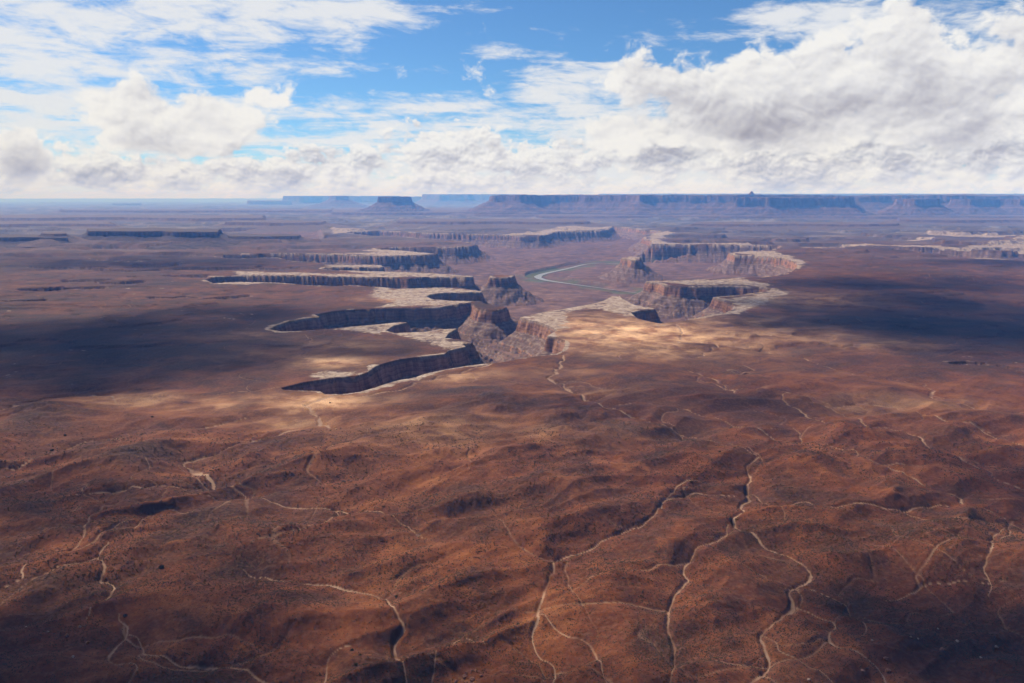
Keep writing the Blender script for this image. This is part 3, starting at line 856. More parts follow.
def ground_material():
    m, g, b, out = new_mat('desert_ground')
    geo = g.n('ShaderNodeNewGeometry')
    pos = geo.outputs['Position']
    px, py, pz = g.xyz(pos)
    nx, ny, nz = g.xyz(geo.outputs['Normal'])
    flat = g.vec(px, py, 0.0)
    big = g.noise(flat, 0.0016, 6.0, 0.6, 0.4)
    mid = g.noise(flat, 0.010, 9.0, 0.68, 0.3)
    fine = g.noise(flat, 0.16, 4.0, 0.65)
    tone = g.m('ADD', g.m('MULTIPLY', big, 0.50), g.m('MULTIPLY_ADD', mid, 0.75, -0.12))
    soil = g.ramp(tone, [(0.33, (0.042, 0.020, 0.015)), (0.44, (0.092, 0.034, 0.015)), (0.53, (0.155, 0.055, 0.021)), (0.61, (0.230, 0.092, 0.036)), (0.72, (0.32, 0.165, 0.085))])
    bare = g.noise(flat, 0.0045, 10.0, 0.68, 0.5)
    soil = g.mix(g.m('MULTIPLY', g.sstep(bare, 0.555, 0.62), 0.5), soil, g.mix(mid, (0.21, 0.083, 0.036), (0.40, 0.19, 0.095)))
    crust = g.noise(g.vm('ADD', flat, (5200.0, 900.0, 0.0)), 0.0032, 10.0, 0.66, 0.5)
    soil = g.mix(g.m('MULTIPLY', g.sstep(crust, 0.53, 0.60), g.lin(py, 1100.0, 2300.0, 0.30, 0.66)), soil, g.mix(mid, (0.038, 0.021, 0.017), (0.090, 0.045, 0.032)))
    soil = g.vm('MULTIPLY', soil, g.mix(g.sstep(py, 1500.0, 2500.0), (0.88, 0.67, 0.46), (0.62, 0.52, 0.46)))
    rdist = g.n('ShaderNodeVectorMath', operation='LENGTH')
    g.put(rdist.inputs[0], flat)
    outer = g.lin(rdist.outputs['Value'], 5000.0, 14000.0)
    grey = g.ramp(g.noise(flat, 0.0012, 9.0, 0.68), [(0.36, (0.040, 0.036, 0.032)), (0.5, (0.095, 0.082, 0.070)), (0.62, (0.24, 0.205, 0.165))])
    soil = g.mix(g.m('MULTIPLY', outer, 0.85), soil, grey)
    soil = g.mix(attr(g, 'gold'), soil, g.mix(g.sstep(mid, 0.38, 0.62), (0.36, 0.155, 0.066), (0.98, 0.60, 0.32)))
    soil = g.mix(g.m('MULTIPLY', attr(g, 'dark'), 0.9), soil, g.mix(fine, (0.016, 0.009, 0.008), (0.046, 0.022, 0.017)))  # dark shale, plus cloud shade put into the soil colour
    # scrub grows as fine dark dots between the bare soil
    dots = g.voro(flat, 0.36, 0.0, 0.5)
    dd = g.sstep(dots, 0.40, 0.22)
    cover = g.sstep(g.noise(flat, 0.006, 4.0, 0.6), 0.40, 0.62, 0.10, 0.60)
    soil = g.mix(g.m('MULTIPLY', dd, cover), soil, (0.038, 0.026, 0.015))
    soil = g.mix(g.m('MULTIPLY', g.m('SUBTRACT', fine, 0.45, clamp=True), 1.2), soil, g.mix(0.5, soil, (0.42, 0.25, 0.16)))
    # pale sandstone pavement
    crack = g.noise(flat, 0.03, 8.0, 0.7, 0.8)
    jn = g.n('ShaderNodeTexVoronoi', feature='DISTANCE_TO_EDGE', voronoi_dimensions='2D')
    g.put(jn.inputs['Vector'], g.vm('ADD', flat, g.vec(g.m('MULTIPLY', crack, 30.0), g.m('MULTIPLY', mid, 40.0), 0.0)))
    jn.inputs['Scale'].default_value = 0.028
    joint = g.sstep(jn.outputs['Distance'], 0.015, 0.10)
    rock = g.ramp(g.m('MULTIPLY', crack, g.m('MULTIPLY_ADD', joint, 0.22, 0.80)), [(0.30, (0.14, 0.074, 0.048)), (0.46, (0.30, 0.215, 0.155)), (0.64, (0.48, 0.38, 0.30))])
    wf = g.sstep(g.m('ADD', attr(g, 'white'), g.m('MULTIPLY_ADD', crack, 1.3, -0.65)), 0.28, 0.66)
    surf = g.mix(wf, soil, rock)
    sand = g.mix(mid, (0.23, 0.130, 0.075), (0.42, 0.272, 0.182))
    surf = g.mix(g.m('MULTIPLY', attr(g, 'wash'), g.sstep(g.noise(flat, 0.02, 4.0, 0.6), 0.35, 0.60, 0.30, 1.0)), surf, sand)
    # canyon walls: bedded, streaked down the face
    jig = g.m('MULTIPLY_ADD', g.noise(flat, 0.012, 6.0, 0.65), 30.0, pz)
    bed = g.noise(g.vec(0.0, 0.0, jig), 0.10, 3.0, 0.65)
    streak = g.noise(g.vec(px, py, g.m('MULTIPLY', pz, 0.10)), 0.034, 7.0, 0.68, 0.6)
    cliff = g.ramp(g.m('ADD', g.m('MULTIPLY', bed, 0.42), g.m('MULTIPLY', streak, 0.58)),
                   [(0.36, (0.060, 0.026, 0.016)), (0.47, (0.210, 0.092, 0.052)), (0.60, (0.46, 0.235, 0.140))])
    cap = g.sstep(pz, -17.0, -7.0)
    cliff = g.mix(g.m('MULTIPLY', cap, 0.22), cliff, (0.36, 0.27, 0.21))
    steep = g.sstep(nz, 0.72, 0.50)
    deb = g.ramp(g.m('ADD', g.m('MULTIPLY', bed, 0.55), g.m('MULTIPLY', g.noise(pos, 0.05, 6.0, 0.7), 0.5)),
                 [(0.36, (0.070, 0.036, 0.026)), (0.52, (0.150, 0.088, 0.064)), (0.70, (0.34, 0.25, 0.20))])
    flo = g.ramp(g.m('ADD', g.m('MULTIPLY', big, 0.3), g.m('MULTIPLY', mid, 0.7)), [(0.36, (0.055, 0.030, 0.024)), (0.50, (0.130, 0.064, 0.044)), (0.64, (0.25, 0.14, 0.10))])
    slope = g.sstep(nz, 0.97, 0.88)
    low = g.mix(slope, flo, deb)
    green = g.mix(mid, (0.045, 0.062, 0.024), (0.115, 0.140, 0.055))
    low = g.mix(g.m('MULTIPLY', attr(g, 'green'), 0.9), low, green)
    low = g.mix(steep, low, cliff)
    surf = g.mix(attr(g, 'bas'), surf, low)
    # cut banks on the open plateau
    bank = g.m('MULTIPLY', g.sstep(nz, 0.88, 0.70), g.m('SUBTRACT', 1.0, attr(g, 'bas')))
    surf = g.mix(g.m('MULTIPLY', bank, 0.45), surf, (0.095, 0.050, 0.036))
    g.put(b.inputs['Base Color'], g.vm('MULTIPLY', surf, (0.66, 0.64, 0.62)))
    bump = g.n('ShaderNodeBump')
    bump.inputs['Strength'].default_value = 0.7
    bump.inputs['Distance'].default_value = 1.6
    g.put(bump.inputs['Height'], g.m('ADD', g.noise(pos, 0.11, 6.0, 0.65), g.m('MULTIPLY', mid, 2.0)))
    g.put(b.inputs['Normal'], bump.outputs[0])
    return m


def mesa_material(name='layered_sandstone', k=1.0):
    m, g, b, out = new_mat(name)
    geo = g.n('ShaderNodeNewGeometry')
    pos = geo.outputs['Position']
    px, py, pz = g.xyz(pos)
    nx, ny, nz = g.xyz(geo.outputs['Normal'])
    jig = g.m('MULTIPLY_ADD', g.noise(g.vec(px, py, 0.0), 0.0015, 4.0, 0.6), 40.0, pz)
    bed = g.noise(g.vec(0.0, 0.0, jig), 0.014, 4.0, 0.62)
    streak = g.noise(g.vec(px, py, g.m('MULTIPLY', pz, 0.1)), 0.008, 5.0, 0.6)
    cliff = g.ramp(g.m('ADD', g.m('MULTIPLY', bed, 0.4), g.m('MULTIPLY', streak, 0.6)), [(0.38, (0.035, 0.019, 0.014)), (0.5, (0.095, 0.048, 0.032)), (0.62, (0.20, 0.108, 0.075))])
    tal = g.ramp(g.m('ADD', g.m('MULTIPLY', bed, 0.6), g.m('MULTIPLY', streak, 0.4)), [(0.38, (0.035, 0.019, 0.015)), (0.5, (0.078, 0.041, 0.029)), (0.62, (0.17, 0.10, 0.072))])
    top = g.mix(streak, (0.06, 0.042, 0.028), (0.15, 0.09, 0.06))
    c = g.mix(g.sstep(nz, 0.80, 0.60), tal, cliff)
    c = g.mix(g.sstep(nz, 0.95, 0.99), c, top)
    g.put(b.inputs['Base Color'], g.vm('MULTIPLY', c, (k, k, k)))
    return m


def simple_rock(name, c0, c1, sc):
    m, g, b, out = new_mat(name)
    tc = g.n('ShaderNodeTexCoord')
    n = g.noise(tc.outputs['Object'], sc, 5.0, 0.65)
    g.put(b.inputs['Base Color'], g.mix(g.sstep(n, 0.35, 0.65), c0, c1))
    return m


def river_material():
    m, g, b, out = new_mat('silty_water')
    geo = g.n('ShaderNodeNewGeometry')
    n = g.noise(geo.outputs['Position'], 0.004, 4.0, 0.6)
    g.put(b.inputs['Base Color'], g.mix(n, (0.13, 0.115, 0.085), (0.21, 0.185, 0.145)))
    b.inputs['Roughness'].default_value = 0.35
    b.inputs['Specular IOR Level'].default_value = 0.5
    return m


M_GROUND = ground_material()
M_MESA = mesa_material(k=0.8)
M_MESA_DARK = mesa_material('layered_sandstone_dark', 0.5)  # same layered rock in a darker tone
M_RIVER = river_material()
M_BOULDER = simple_rock('red_boulder', (0.10, 0.042, 0.026), (0.24, 0.115, 0.07), 0.5)
M_PALE = simple_rock('pale_boulder', (0.20, 0.13, 0.095), (0.36, 0.26, 0.20), 0.5)
M_BUSH = simple_rock('bush_leaves', (0.040, 0.036, 0.016), (0.085, 0.075, 0.036), 1.2)
M_SCRUB = simple_rock('scrub_leaves', (0.024, 0.018, 0.009), (0.052, 0.040, 0.020), 1.2)


# ------------------------------------------------------------------ mesh helpers
def mesh_from(name, co, quads, mat, smooth=True, tris=None):
    me = bpy.data.meshes.new(name)
    nq = len(quads)
    nt = 0 if tris is None else len(tris)
    me.vertices.add(len(co))
    me.vertices.foreach_set('co', np.ascontiguousarray(co, np.float32).ravel())
    loops = np.ascontiguousarray(quads, np.int32).ravel()
    starts = np.arange(nq, dtype=np.int32) * 4
    if nt:
        loops = np.concatenate([loops, np.ascontiguousarray(tris, np.int32).ravel()])
        starts = np.concatenate([starts, nq * 4 + np.arange(nt, dtype=np.int32) * 3])
    me.loops.add(len(loops))
    me.loops.foreach_set('vertex_index', loops)
    me.polygons.add(nq + nt)
    me.polygons.foreach_set('loop_start', starts)
    me.update(calc_edges=True)
    if smooth:
        me.polygons.foreach_set('use_smooth', np.ones(nq + nt, bool))
    me.materials.append(mat)
    o = bpy.data.objects.new(name, me)
    col.objects.link(o)
    return o


def grid_quads(nr, nc, wrap=False):
    i = np.arange(nr - 1)[:, None]
    j = np.arange(nc if wrap else nc - 1)[None, :]
    j2 = (j + 1) % nc
    a = i * nc + j; b = i * nc + j2; c = (i + 1) * nc + j2; d = (i + 1) * nc + j
    return np.stack([a, b, c, d], -1).reshape(-1, 4)


def set_attr(o, name, v):
    a = o.data.attributes.new(name, 'FLOAT', 'POINT')
    a.data.foreach_set('value', np.ascontiguousarray(v, np.float32).ravel())


# ------------------------------------------------------------------ the ground: one sheet, finer where the eye can see finer
def rows():
    r = [0.0, 0.4, 0.8, 1.2, 1.8, 2.5, 3.5, 5, 6.5, 8, 11, 16]
    r += list(np.arange(24, 420, 9.0))
    ys = []
    y = 752.0
    while y > 198.2:
        ys.append(y)
        y -= 0.55 if y > 400 else 0.5 - 0.28 * min(1, (400 - y) / 40) if y > 240 else 0.11 if y > 206 else 0.16
    for yy in ys:
        d = P(512, yy)[1]
        if d > r[-1] + 2:
            r.append(d)
    while r[-1] < 92000:
        r.append(r[-1] * 1.12)
    return np.array(r)


def cols():
    fine = np.arange(-36.5, 36.5, 0.055)
    side = [-180, -160, -140, -120, -100, -85, -72, -62, -54, -48, -44, -41.5, -39.5, -38.2, -37.3]
    return np.radians(np.concatenate([side, fine, [-a for a in side[::-1][:-1]]]))


rr, aa = rows(), cols()
Rg, Ag = np.meshgrid(rr, aa, indexing='ij')
# rows are straight across the view in front and circles elsewhere
X = Rg * np.sin(Ag); Y = Rg * np.cos(Ag)
Z, ATT = height(X, Y)
co = np.stack([X, Y, Z], -1).reshape(-1, 3)
ground = mesh_from('ground', co, grid_quads(len(rr), len(aa), True)[:, ::-1], M_GROUND)
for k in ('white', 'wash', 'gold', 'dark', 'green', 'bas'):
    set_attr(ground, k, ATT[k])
ground['kind'] = 'structure'
print('ground', co.shape)
del X, Y, Z, ATT, Rg, Ag


# ------------------------------------------------------------------ the river
def ribbon(name, p, halfw, z, mat):
    halfw = np.interp(np.linspace(0, 1, len(p)), np.linspace(0, 1, len(halfw)), halfw)
    t = np.gradient(p, axis=0)
    t /= np.linalg.norm(t, axis=1)[:, None]
    n = np.stack([-t[:, 1], t[:, 0]], 1)
    hw = halfw * (1 + 0.25 * fbm(np.arange(len(p)) / 6.0, np.zeros(len(p)), 2, 5))
    hw = hw[:, None]
    L = p + n * hw; Rr = p - n * hw
    k = len(p)
    c = np.zeros((2 * k, 3)); c[:k, :2] = L; c[k:, :2] = Rr; c[:, 2] = z
    i = np.arange(k - 1)
    o = mesh_from(name, c, np.stack([i + k, i + k + 1, i + 1, i], 1), mat)
    o['kind'] = 'structure'
    return o


ribbon('river', river_s, [3, 3, 3, 4, 9, 15, 18, 20, 24, 28, 30, 28, 22, 16, 10, 6, 5, 4, 3], -187.0, M_RIVER)


# ------------------------------------------------------------------ buttes and mesas
def landform(name, outline, zt, zb, cliff, rough=60.0, slope=0.62, step=40.0, dcol=0.055, top_rough=6.0, seed=0, kind='structure', label=None, cat=None, dome=0.0, mat=None):
    return _landform(name, outline, zt, zb, cliff, rough, slope, step, dcol, top_rough, seed, kind, label, cat, dome, mat or M_MESA)


def _landform(name, outline, zt, zb, cliff, rough=60.0, slope=0.62, step=40.0, dcol=0.055, top_rough=6.0, seed=0, kind='structure', label=None, cat=None, dome=0.0, mat=None):
    """outline: (px, forward distance in m) corners of the cliff edge; stepped sides down to zb"""
    p = np.array([((a - 512.0) / FPX * math.cos(PITCH) * 1.0 * d / 1.0, d) for a, d in outline])
    # (forward distance d, sideways u*d/dy) with dy ~ 1/cos for rays near the horizon
    p[:, 0] = [(a - 512.0) / FPX / (math.cos(PITCH) + (144.5 / FPX) * math.sin(PITCH)) * d for a, d in outline]
    L = (zt - cliff - zb) / slope * 1.9 + 250
    lo = p.min(0) - L; hi = p.max(0) + L
    c = [math.atan2(xx, yy) for xx in (lo[0], hi[0]) for yy in (max(lo[1], 500), hi[1])]
    az = np.arange(min(c), max(c), math.radians(dcol))
    dist = np.arange(lo[1], hi[1] + step, step) / math.cos(max(abs(min(c)), abs(max(c))) * 0.5)
    dist = np.arange(min(lo[1] * 0.98, dist[0]), hi[1] / math.cos(max(abs(min(c)), abs(max(c)))), step)
    Dg, Az = np.meshgrid(dist, az, indexing='ij')
    x = Dg * np.sin(Az); y = Dg * np.cos(Az)
    s = sdf(x, y, p, L + 400) + rough * fbm(x / (rough * 11), y / (rough * 11), 4, 200 + seed, 0.55) + 0.35 * rough * fbm(x / (rough * 2.5), y / (rough * 2.5), 3, 210 + seed, 0.6, True)
    o = np.maximum(-s, 0)
    cw = cliff * 0.22
    h = zt - cliff * np.clip(o / cw, 0, 1)
    d2 = np.maximum(o - cw, 0)
    Ht = zt - cliff - zb
    q = d2 * slope / max(Ht, 1)
    prof = np.where(q < 0.55, q, 0.55 + (q - 0.55) * 0.55)
    rav = fbm(x / (rough * 3.2), y / (rough * 3.2), 3, 220 + seed, 0.5, True)
    tal = Ht * (prof + 0.10 * rav * np.clip(q * 2, 0, 1))
    k = Ht / 7.0
    tq = tal / k; fl = np.floor(tq)
    tal = 0.55 * tal + 0.45 * (fl + sst(tq - fl, 0.35, 1.0)) * k
    h = np.where(o > cw, zt - cliff - tal, h)
    topn = top_rough * (0.6 * fbm(x / 300, y / 300, 4, 230 + seed) + 1.3 * fbm(x / (rough * 16), y / (rough * 16), 3, 240 + seed)) + dome * sst(s, 0, rough * 3)
    h = h + np.where(s > 0, topn, 0)
    keep = h > zb - 70
    h = np.maximum(h, zb - 90)
    co = np.stack([x, y, h], -1).reshape(-1, 3)
    q4 = grid_quads(*x.shape)[:, ::-1]
    kf = keep.ravel()[q4].any(1)
    q4 = q4[kf]
    used, inv = np.unique(q4.ravel(), return_inverse=True)
    ob = mesh_from(name, co[used], inv.reshape(-1, 4), mat)
    if kind:
        ob['kind'] = kind
    if label:
        ob['label'] = label
        ob['category'] = cat
    return ob


def ztop(py, d):
    return at_dist(512, py, d)[2]


# low benches in the middle distance
landform('mesa', [(690, 12600), (740, 12300), (800, 12500), (870, 12200), (900, 12500), (880, 13400), (700, 13600)], 52, 0, 20, 110, 0.22, 40, 0.05, 8, 25)
landform('mesa', [(900, 14200), (960, 13800), (1010, 14100), (1080, 13800), (1080, 15400), (900, 15600)], 70, 0, 26, 120, 0.22, 45, 0.05, 8, 26)
landform('mesa', [(400, 13600), (450, 13200), (500, 13500), (550, 13100), (590, 13500), (580, 15000), (400, 15200)], 60, 0, 24, 120, 0.22, 45, 0.05, 8, 27)
landform('mesa', [(225, 12900), (270, 12600), (320, 12900), (325, 13800), (230, 14000)], 64, 0, 26, 110, 0.25, 45, 0.05, 8, 28)
# broad low platform that carries the far buttes
landform('mesa', [(332, 20800), (380, 20300), (450, 20600), (520, 20200), (600, 20700), (660, 20300), (740, 20500), (820, 20200), (900, 20600), (980, 20200), (1090, 20400), (1090, 30000), (332, 30000)],
         ztop(212.6, 20500), 0, 45, 90, 0.35, 60, 0.06, 8, 1)
landform('mesa', [(540, 17300), (600, 17000), (660, 17600), (720, 16800), (800, 17200), (880, 16600), (960, 17100), (1100, 16800), (1100, 21000), (540, 21000)],
         62, 0, 26, 160, 0.22, 60, 0.06, 10, 21)
landform('mesa', [(-60, 15500), (30, 15000), (120, 15600), (200, 15000), (262, 15400), (262, 17500), (120, 18000), (-60, 18000)],
         75, 0, 30, 160, 0.22, 60, 0.06, 10, 22)
landform('mesa', [(60, 23500), (160, 23000), (250, 23600), (330, 23200), (330, 26000), (60, 26000)],
         80, 0, 34, 200, 0.25, 70, 0.06, 10, 23)
landform('mesa', [(-60, 12300), (10, 12000), (70, 12400), (110, 12200), (105, 13600), (-60, 13900)],
         60, 0, 24, 110, 0.25, 50, 0.06, 8, 24)
# flat-topped butte left of the centre
landform('butte', [(379, 22500), (392, 22300), (409, 22450), (411, 23200), (395, 23500), (378, 23200)], ztop(196.6, 22500), ztop(212.6, 22500) - 40, 165, 40, 0.50, 30, 0.03, 14, 2, None,
         'broad flat-topped butte standing alone on the skyline left of the centre', 'butte')
# long escarpment
landform('mesa', [(492, 20328), (520, 19992), (560, 20412), (600, 19908), (628, 19488), (640, 18984), (652, 19572), (690, 19488), (735, 19320), (760, 19992), (850, 20496), (900, 20664), (960, 20412), (1010, 20664), (1100, 20328), (1100, 30240), (500, 30240)],
         ztop(195.2, 16934), 0, 150, 260, 0.44, 50, 0.05, 50, 3)
landform('mesa', [(738, 18144), (770, 17892), (815, 18060), (849, 17934), (852, 18480), (850, 21000), (742, 21000)], ztop(197.4, 15170), 0, 200, 110, 0.5, 32, 0.04, 12, 4)
landform('butte', [(897, 18312), (915, 18060), (938, 18228), (940, 18900), (920, 19152), (896, 18984)], ztop(199.2, 15312), 0, 140, 50, 0.50, 32, 0.035, 10, 5, None,
         'dark flat-topped butte standing in front of the long cliffs at the right', 'butte')
landform('mesa', [(952, 19152), (970, 18900), (1000, 19068), (1020, 18816), (1100, 18900), (1100, 21000), (955, 21000)], ztop(199.4, 15947), 0, 140, 100, 0.46, 36, 0.05, 10, 6)
# pale knob on the rim
landform('rock_knob', [(750.4, 21504), (751, 21470), (752.4, 21487), (752.4, 21546), (751, 21571)], ztop(190.2, 18063), ztop(196.5, 18063), 24, 9, 1.15, 10, 0.02, 8, 7, None,
         'small pointed rock knob rising above the long cliff line', 'rock knob')
# far pale mesas
landform('mesa', [(424, 50000), (440, 48500), (468, 48800), (472, 51000), (520, 50000), (520, 60000), (424, 58000)], ztop(194.2, 49000), -40, 330, 160, 0.42, 150, 0.06, 20, 8)
landform('mesa', [(412, 52500), (500, 52000), (500, 60000), (412, 60000)], ztop(196.6, 52000), -40, 300, 160, 0.45, 160, 0.06, 20, 18)
landform('mesa', [(284, 52500), (300, 51500), (322, 52500), (400, 52000), (400, 60000), (284, 60000)], ztop(196.0, 52000), -40, 330, 160, 0.42, 160, 0.06, 20, 9)
landform('mesa', [(248, 50500), (262, 50000), (290, 50500), (290, 60000), (248, 60000)], ztop(201.0, 50000), -40, 240, 150, 0.5, 150, 0.06, 20, 10)
landform('mesa', [(330, 38500), (336, 38000), (346, 38200), (348, 40500), (332, 40500)], ztop(195.8, 38000), -20, 160, 70, 0.42, 70, 0.04, 14, 11)
landform('mesa', [(600, 50000), (720, 48000), (830, 49000), (1100, 48000), (1100, 60000), (600, 60000)], ztop(193.8, 48000), 100, 150, 180, 0.5, 150, 0.08, 40, 12)
landform('mesa', [(112, 47000), (125, 46500), (140, 47000), (140, 49500), (112, 49500)], ztop(203.6, 47000), -40, 90, 70, 0.5, 120, 0.05, 10, 13)
# dark low tablelands at the left
landform('mesa', [(85, 8050), (130, 7950), (160, 8000), (172, 7850), (214, 7900), (218, 8500), (150, 8900), (84, 8700)], ztop(231.2, 8000), 0, 44, 30, 0.42, 14, 0.045, 5, 14, mat=M_MESA_DARK)
landform('mesa', [(-60, 7700), (0, 7600), (36, 7650), (62, 7600), (64, 8100), (0, 8300), (-60, 8300)], ztop(237.2, 7650), 0, 30, 26, 0.40, 14, 0.045, 4, 15, mat=M_MESA_DARK)
landform('mesa', [(225, 8300), (262, 8200), (296, 8350), (298, 8700), (228, 8800)], ztop(236.2, 8300), 0, 22, 24, 0.34, 14, 0.045, 4, 17, mat=M_MESA_DARK)
landform('butte', [(37, 7800), (50, 7720), (62, 7760), (62, 8050), (38, 8050)], ztop(233.6, 7750), ztop(237.6, 7750), 14, 10, 0.5, 10, 0.04, 3, 16, None,
         'low dark flat-topped rise on the small tableland at the far left', 'butte')


# ------------------------------------------------------------------ loose rocks and bushes
def z_at(x, y):
    z, _ = height(np.array([x]), np.array([y]))
    return float(z[0])


def place(px, py):
    x, y = hit(px, py)
    z = z_at(x, y)
    for _ in range(6):
        x, y = P(px, py, z)
        z = 0.5 * z + 0.5 * z_at(x, y)
    return x, y, z


import bmesh


def rock_mesh(name, size, seed, flat=0.7):
    bm = bmesh.new()
    bmesh.ops.create_icosphere(bm, subdivisions=3, radius=1.0)
    rs = random.Random(seed)
    planes = [(Vector((rs.uniform(-1, 1), rs.uniform(-1, 1), rs.uniform(-0.6, 1))).normalized(), rs.uniform(0.5, 0.82)) for _ in range(9)]
    for v in bm.verts:
        c = v.co.copy()
        for n, d in planes:
            k = c.dot(n) - d
            if k > 0:
                c -= n * k * 0.92
        c *= 1 + rs.uniform(-0.03, 0.03)
        v.co = Vector((c.x * 1.15, c.y, c.z * flat)) * size
    me = bpy.data.meshes.new(name)
    bm.to_mesh(me)
    bm.free()
    return me


def bush_mesh(name, size, seed):
    """many leaf-sized faces on a rounded clump, with gaps"""
    rs = np.random.default_rng(seed)
    n = 420
    d = rs.normal(size=(n, 3)); d /= np.linalg.norm(d, axis=1)[:, None]
    d[:, 2] = np.abs(d[:, 2])
    rad = size * (0.45 + 0.55 * rs.random(n) ** 0.4) * (0.8 + 0.35 * np.sin(3 * np.arctan2(d[:, 1], d[:, 0]) + seed))
    c = d * rad[:, None] * np.array([1.1, 1.0, 0.85])
    a = rs.normal(size=(n, 3)) * size * 0.13; b = rs.normal(size=(n, 3)) * size * 0.13
    co = np.stack([c - a - b, c + a - b, c + a + b, c - a + b], 1).reshape(-1, 3)
    o = mesh_from(name, co, np.arange(4 * n).reshape(-1, 4), M_BUSH, False)
    return o


BOULDERS = [
    (942.5, 650.5, 5.6, 'red', 'largest dark red boulder lying on the slope at the lower right'),
    (886.5, 660.0, 4.6, 'red', 'orange-red block beside the end of the pale wash at the lower right'),
    (888.5, 671.8, 5.0, 'red', 'dark boulder with deep shade just below the orange block'),
    (957.5, 641.5, 3.2, 'pale', 'pale orange stone above and right of the largest boulder'),
    (996.5, 647.5, 3.4, 'pale', 'whitish stone standing farthest right on the boulder slope'),
    (966.0, 625.2, 2.8, 'red', 'orange stone with a dark base uphill from the pale stones'),
    (981.0, 657.5, 2.4, 'pale', 'small grey stone below the whitish stone'),
    (863.0, 671.0, 3.6, 'red', 'dark stone left of the pale wash near the bottom edge'),
    (872.0, 640.5, 2.2, 'pale', 'small tan stone beside the bend of the pale wash'),
    (911.0, 637.5, 2.4, 'pale', 'pale stone in the line of rubble above the largest boulder'),
    (918.0, 639.0, 2.0, 'pale', 'tan stone right of the pale stone in the rubble line'),
    (938.0, 629.0, 2.0, 'pale', 'light stone uphill of the rubble line'),
    (892.0, 623.0, 2.2, 'red', 'dark rounded stone at the upper edge of the boulder slope'),
    (898.0, 624.5, 1.8, 'red', 'smaller dark stone touching the rounded one at the slope edge'),
    (809.0, 680.0, 2.6, 'pale', 'pale flat stone at the bottom edge beside the small gully'),
    (464.0, 677.0, 4.0, 'red', 'left red block in the rocky pile at the bottom centre'),
    (472.0, 679.5, 4.6, 'red', 'largest red block in the rocky pile at the bottom centre'),
    (481.0, 676.5, 3.6, 'red', 'red block at the right end of the bottom centre pile'),
    (476.0, 671.0, 3.0, 'red', 'topmost red stone of the pile at the bottom centre'),
    (456.0, 681.0, 3.0, 'red', 'low red stone at the left foot of the bottom centre pile'),
    (80.0, 627.0, 3.4, 'pale', 'tan slab beside the dark gully at the lower left'),
    (67.0, 636.0, 4.2, 'red', 'dark ledge block below the tan slab at the lower left'),
    (88.0, 643.0, 3.8, 'red', 'dark block at the right end of the lower left ledge'),
    (73.0, 657.0, 2.6, 'pale', 'brown stone under the lower left ledge'),
    (48.0, 632.0, 2.4, 'pale', 'pale stone at the left end of the lower left ledge'),
    (26.0, 627.0, 2.0, 'pale', 'single light stone on the dark slope at the far lower left'),
]
for i, (px, py, sz, kd, lab) in enumerate(BOULDERS):
    x, y, z = place(px, py)
    me = rock_mesh('boulder', sz * 0.62, 300 + i, 0.62 + 0.2 * random.random())
    me.materials.append(M_BOULDER if kd == 'red' else M_PALE)
    o = bpy.data.objects.new('boulder', me)
    col.objects.link(o)
    o.location = (x, y, z + sz * 0.22)
    o.rotation_euler = (random.uniform(-.2, .2), random.uniform(-.2, .2), random.uniform(0, 6))
    o['label'] = lab
    o['category'] = 'boulder'
    o['group'] = 'boulders strewn over the near slopes'

BUSHES = [
    (162, 567.5, 6.0, 'large round dark bush alone beside the faint track at the left'),
    (52, 450.5, 6.0, 'dark bush beside the pale track at the left edge'),
    (65, 435.5, 5.0, 'dark bush uphill of the pale track at the left edge'),
    (152, 417, 5.0, 'dark bush on the open flat at the left beyond the track'),
    (518, 624, 3.4, 'dark bush left of the central wash in the near hills'),
    (352, 650, 3.2, 'upper dark bush of the cluster in the bottom hollow'),
    (360, 655, 3.0, 'dark bush at the right of the bottom hollow cluster'),
    (356, 664, 3.2, 'lowest dark bush of the cluster in the bottom hollow'),
    (396, 596, 3.2, 'dark bush above the bend of the pale wash at the lower centre'),
    (125, 616, 4.2, 'dark bush standing at the head of the lower left wash'),
    (330, 403, 4.0, 'dark bush beside the pale hairpin track near the canyon'),
    (818, 574, 3.0, 'dark bush at the right bend of the main pale wash'),
    (730, 519, 4.0, 'dark bush under the cut bank of the main pale wash'),
    (720, 452, 4.2, 'grey-green bush on the flat above the head of the main wash'),
]
for i, (px, py, sz, lab) in enumerate(BUSHES):
    x, y, z = place(px, py)
    o = bush_mesh('bush', sz * 0.5, 500 + i)
    o.location = (x, y, z - 0.1)
    o['label'] = lab
    o['category'] = 'bush'
    o['group'] = 'dark bushes dotted over the desert floor'


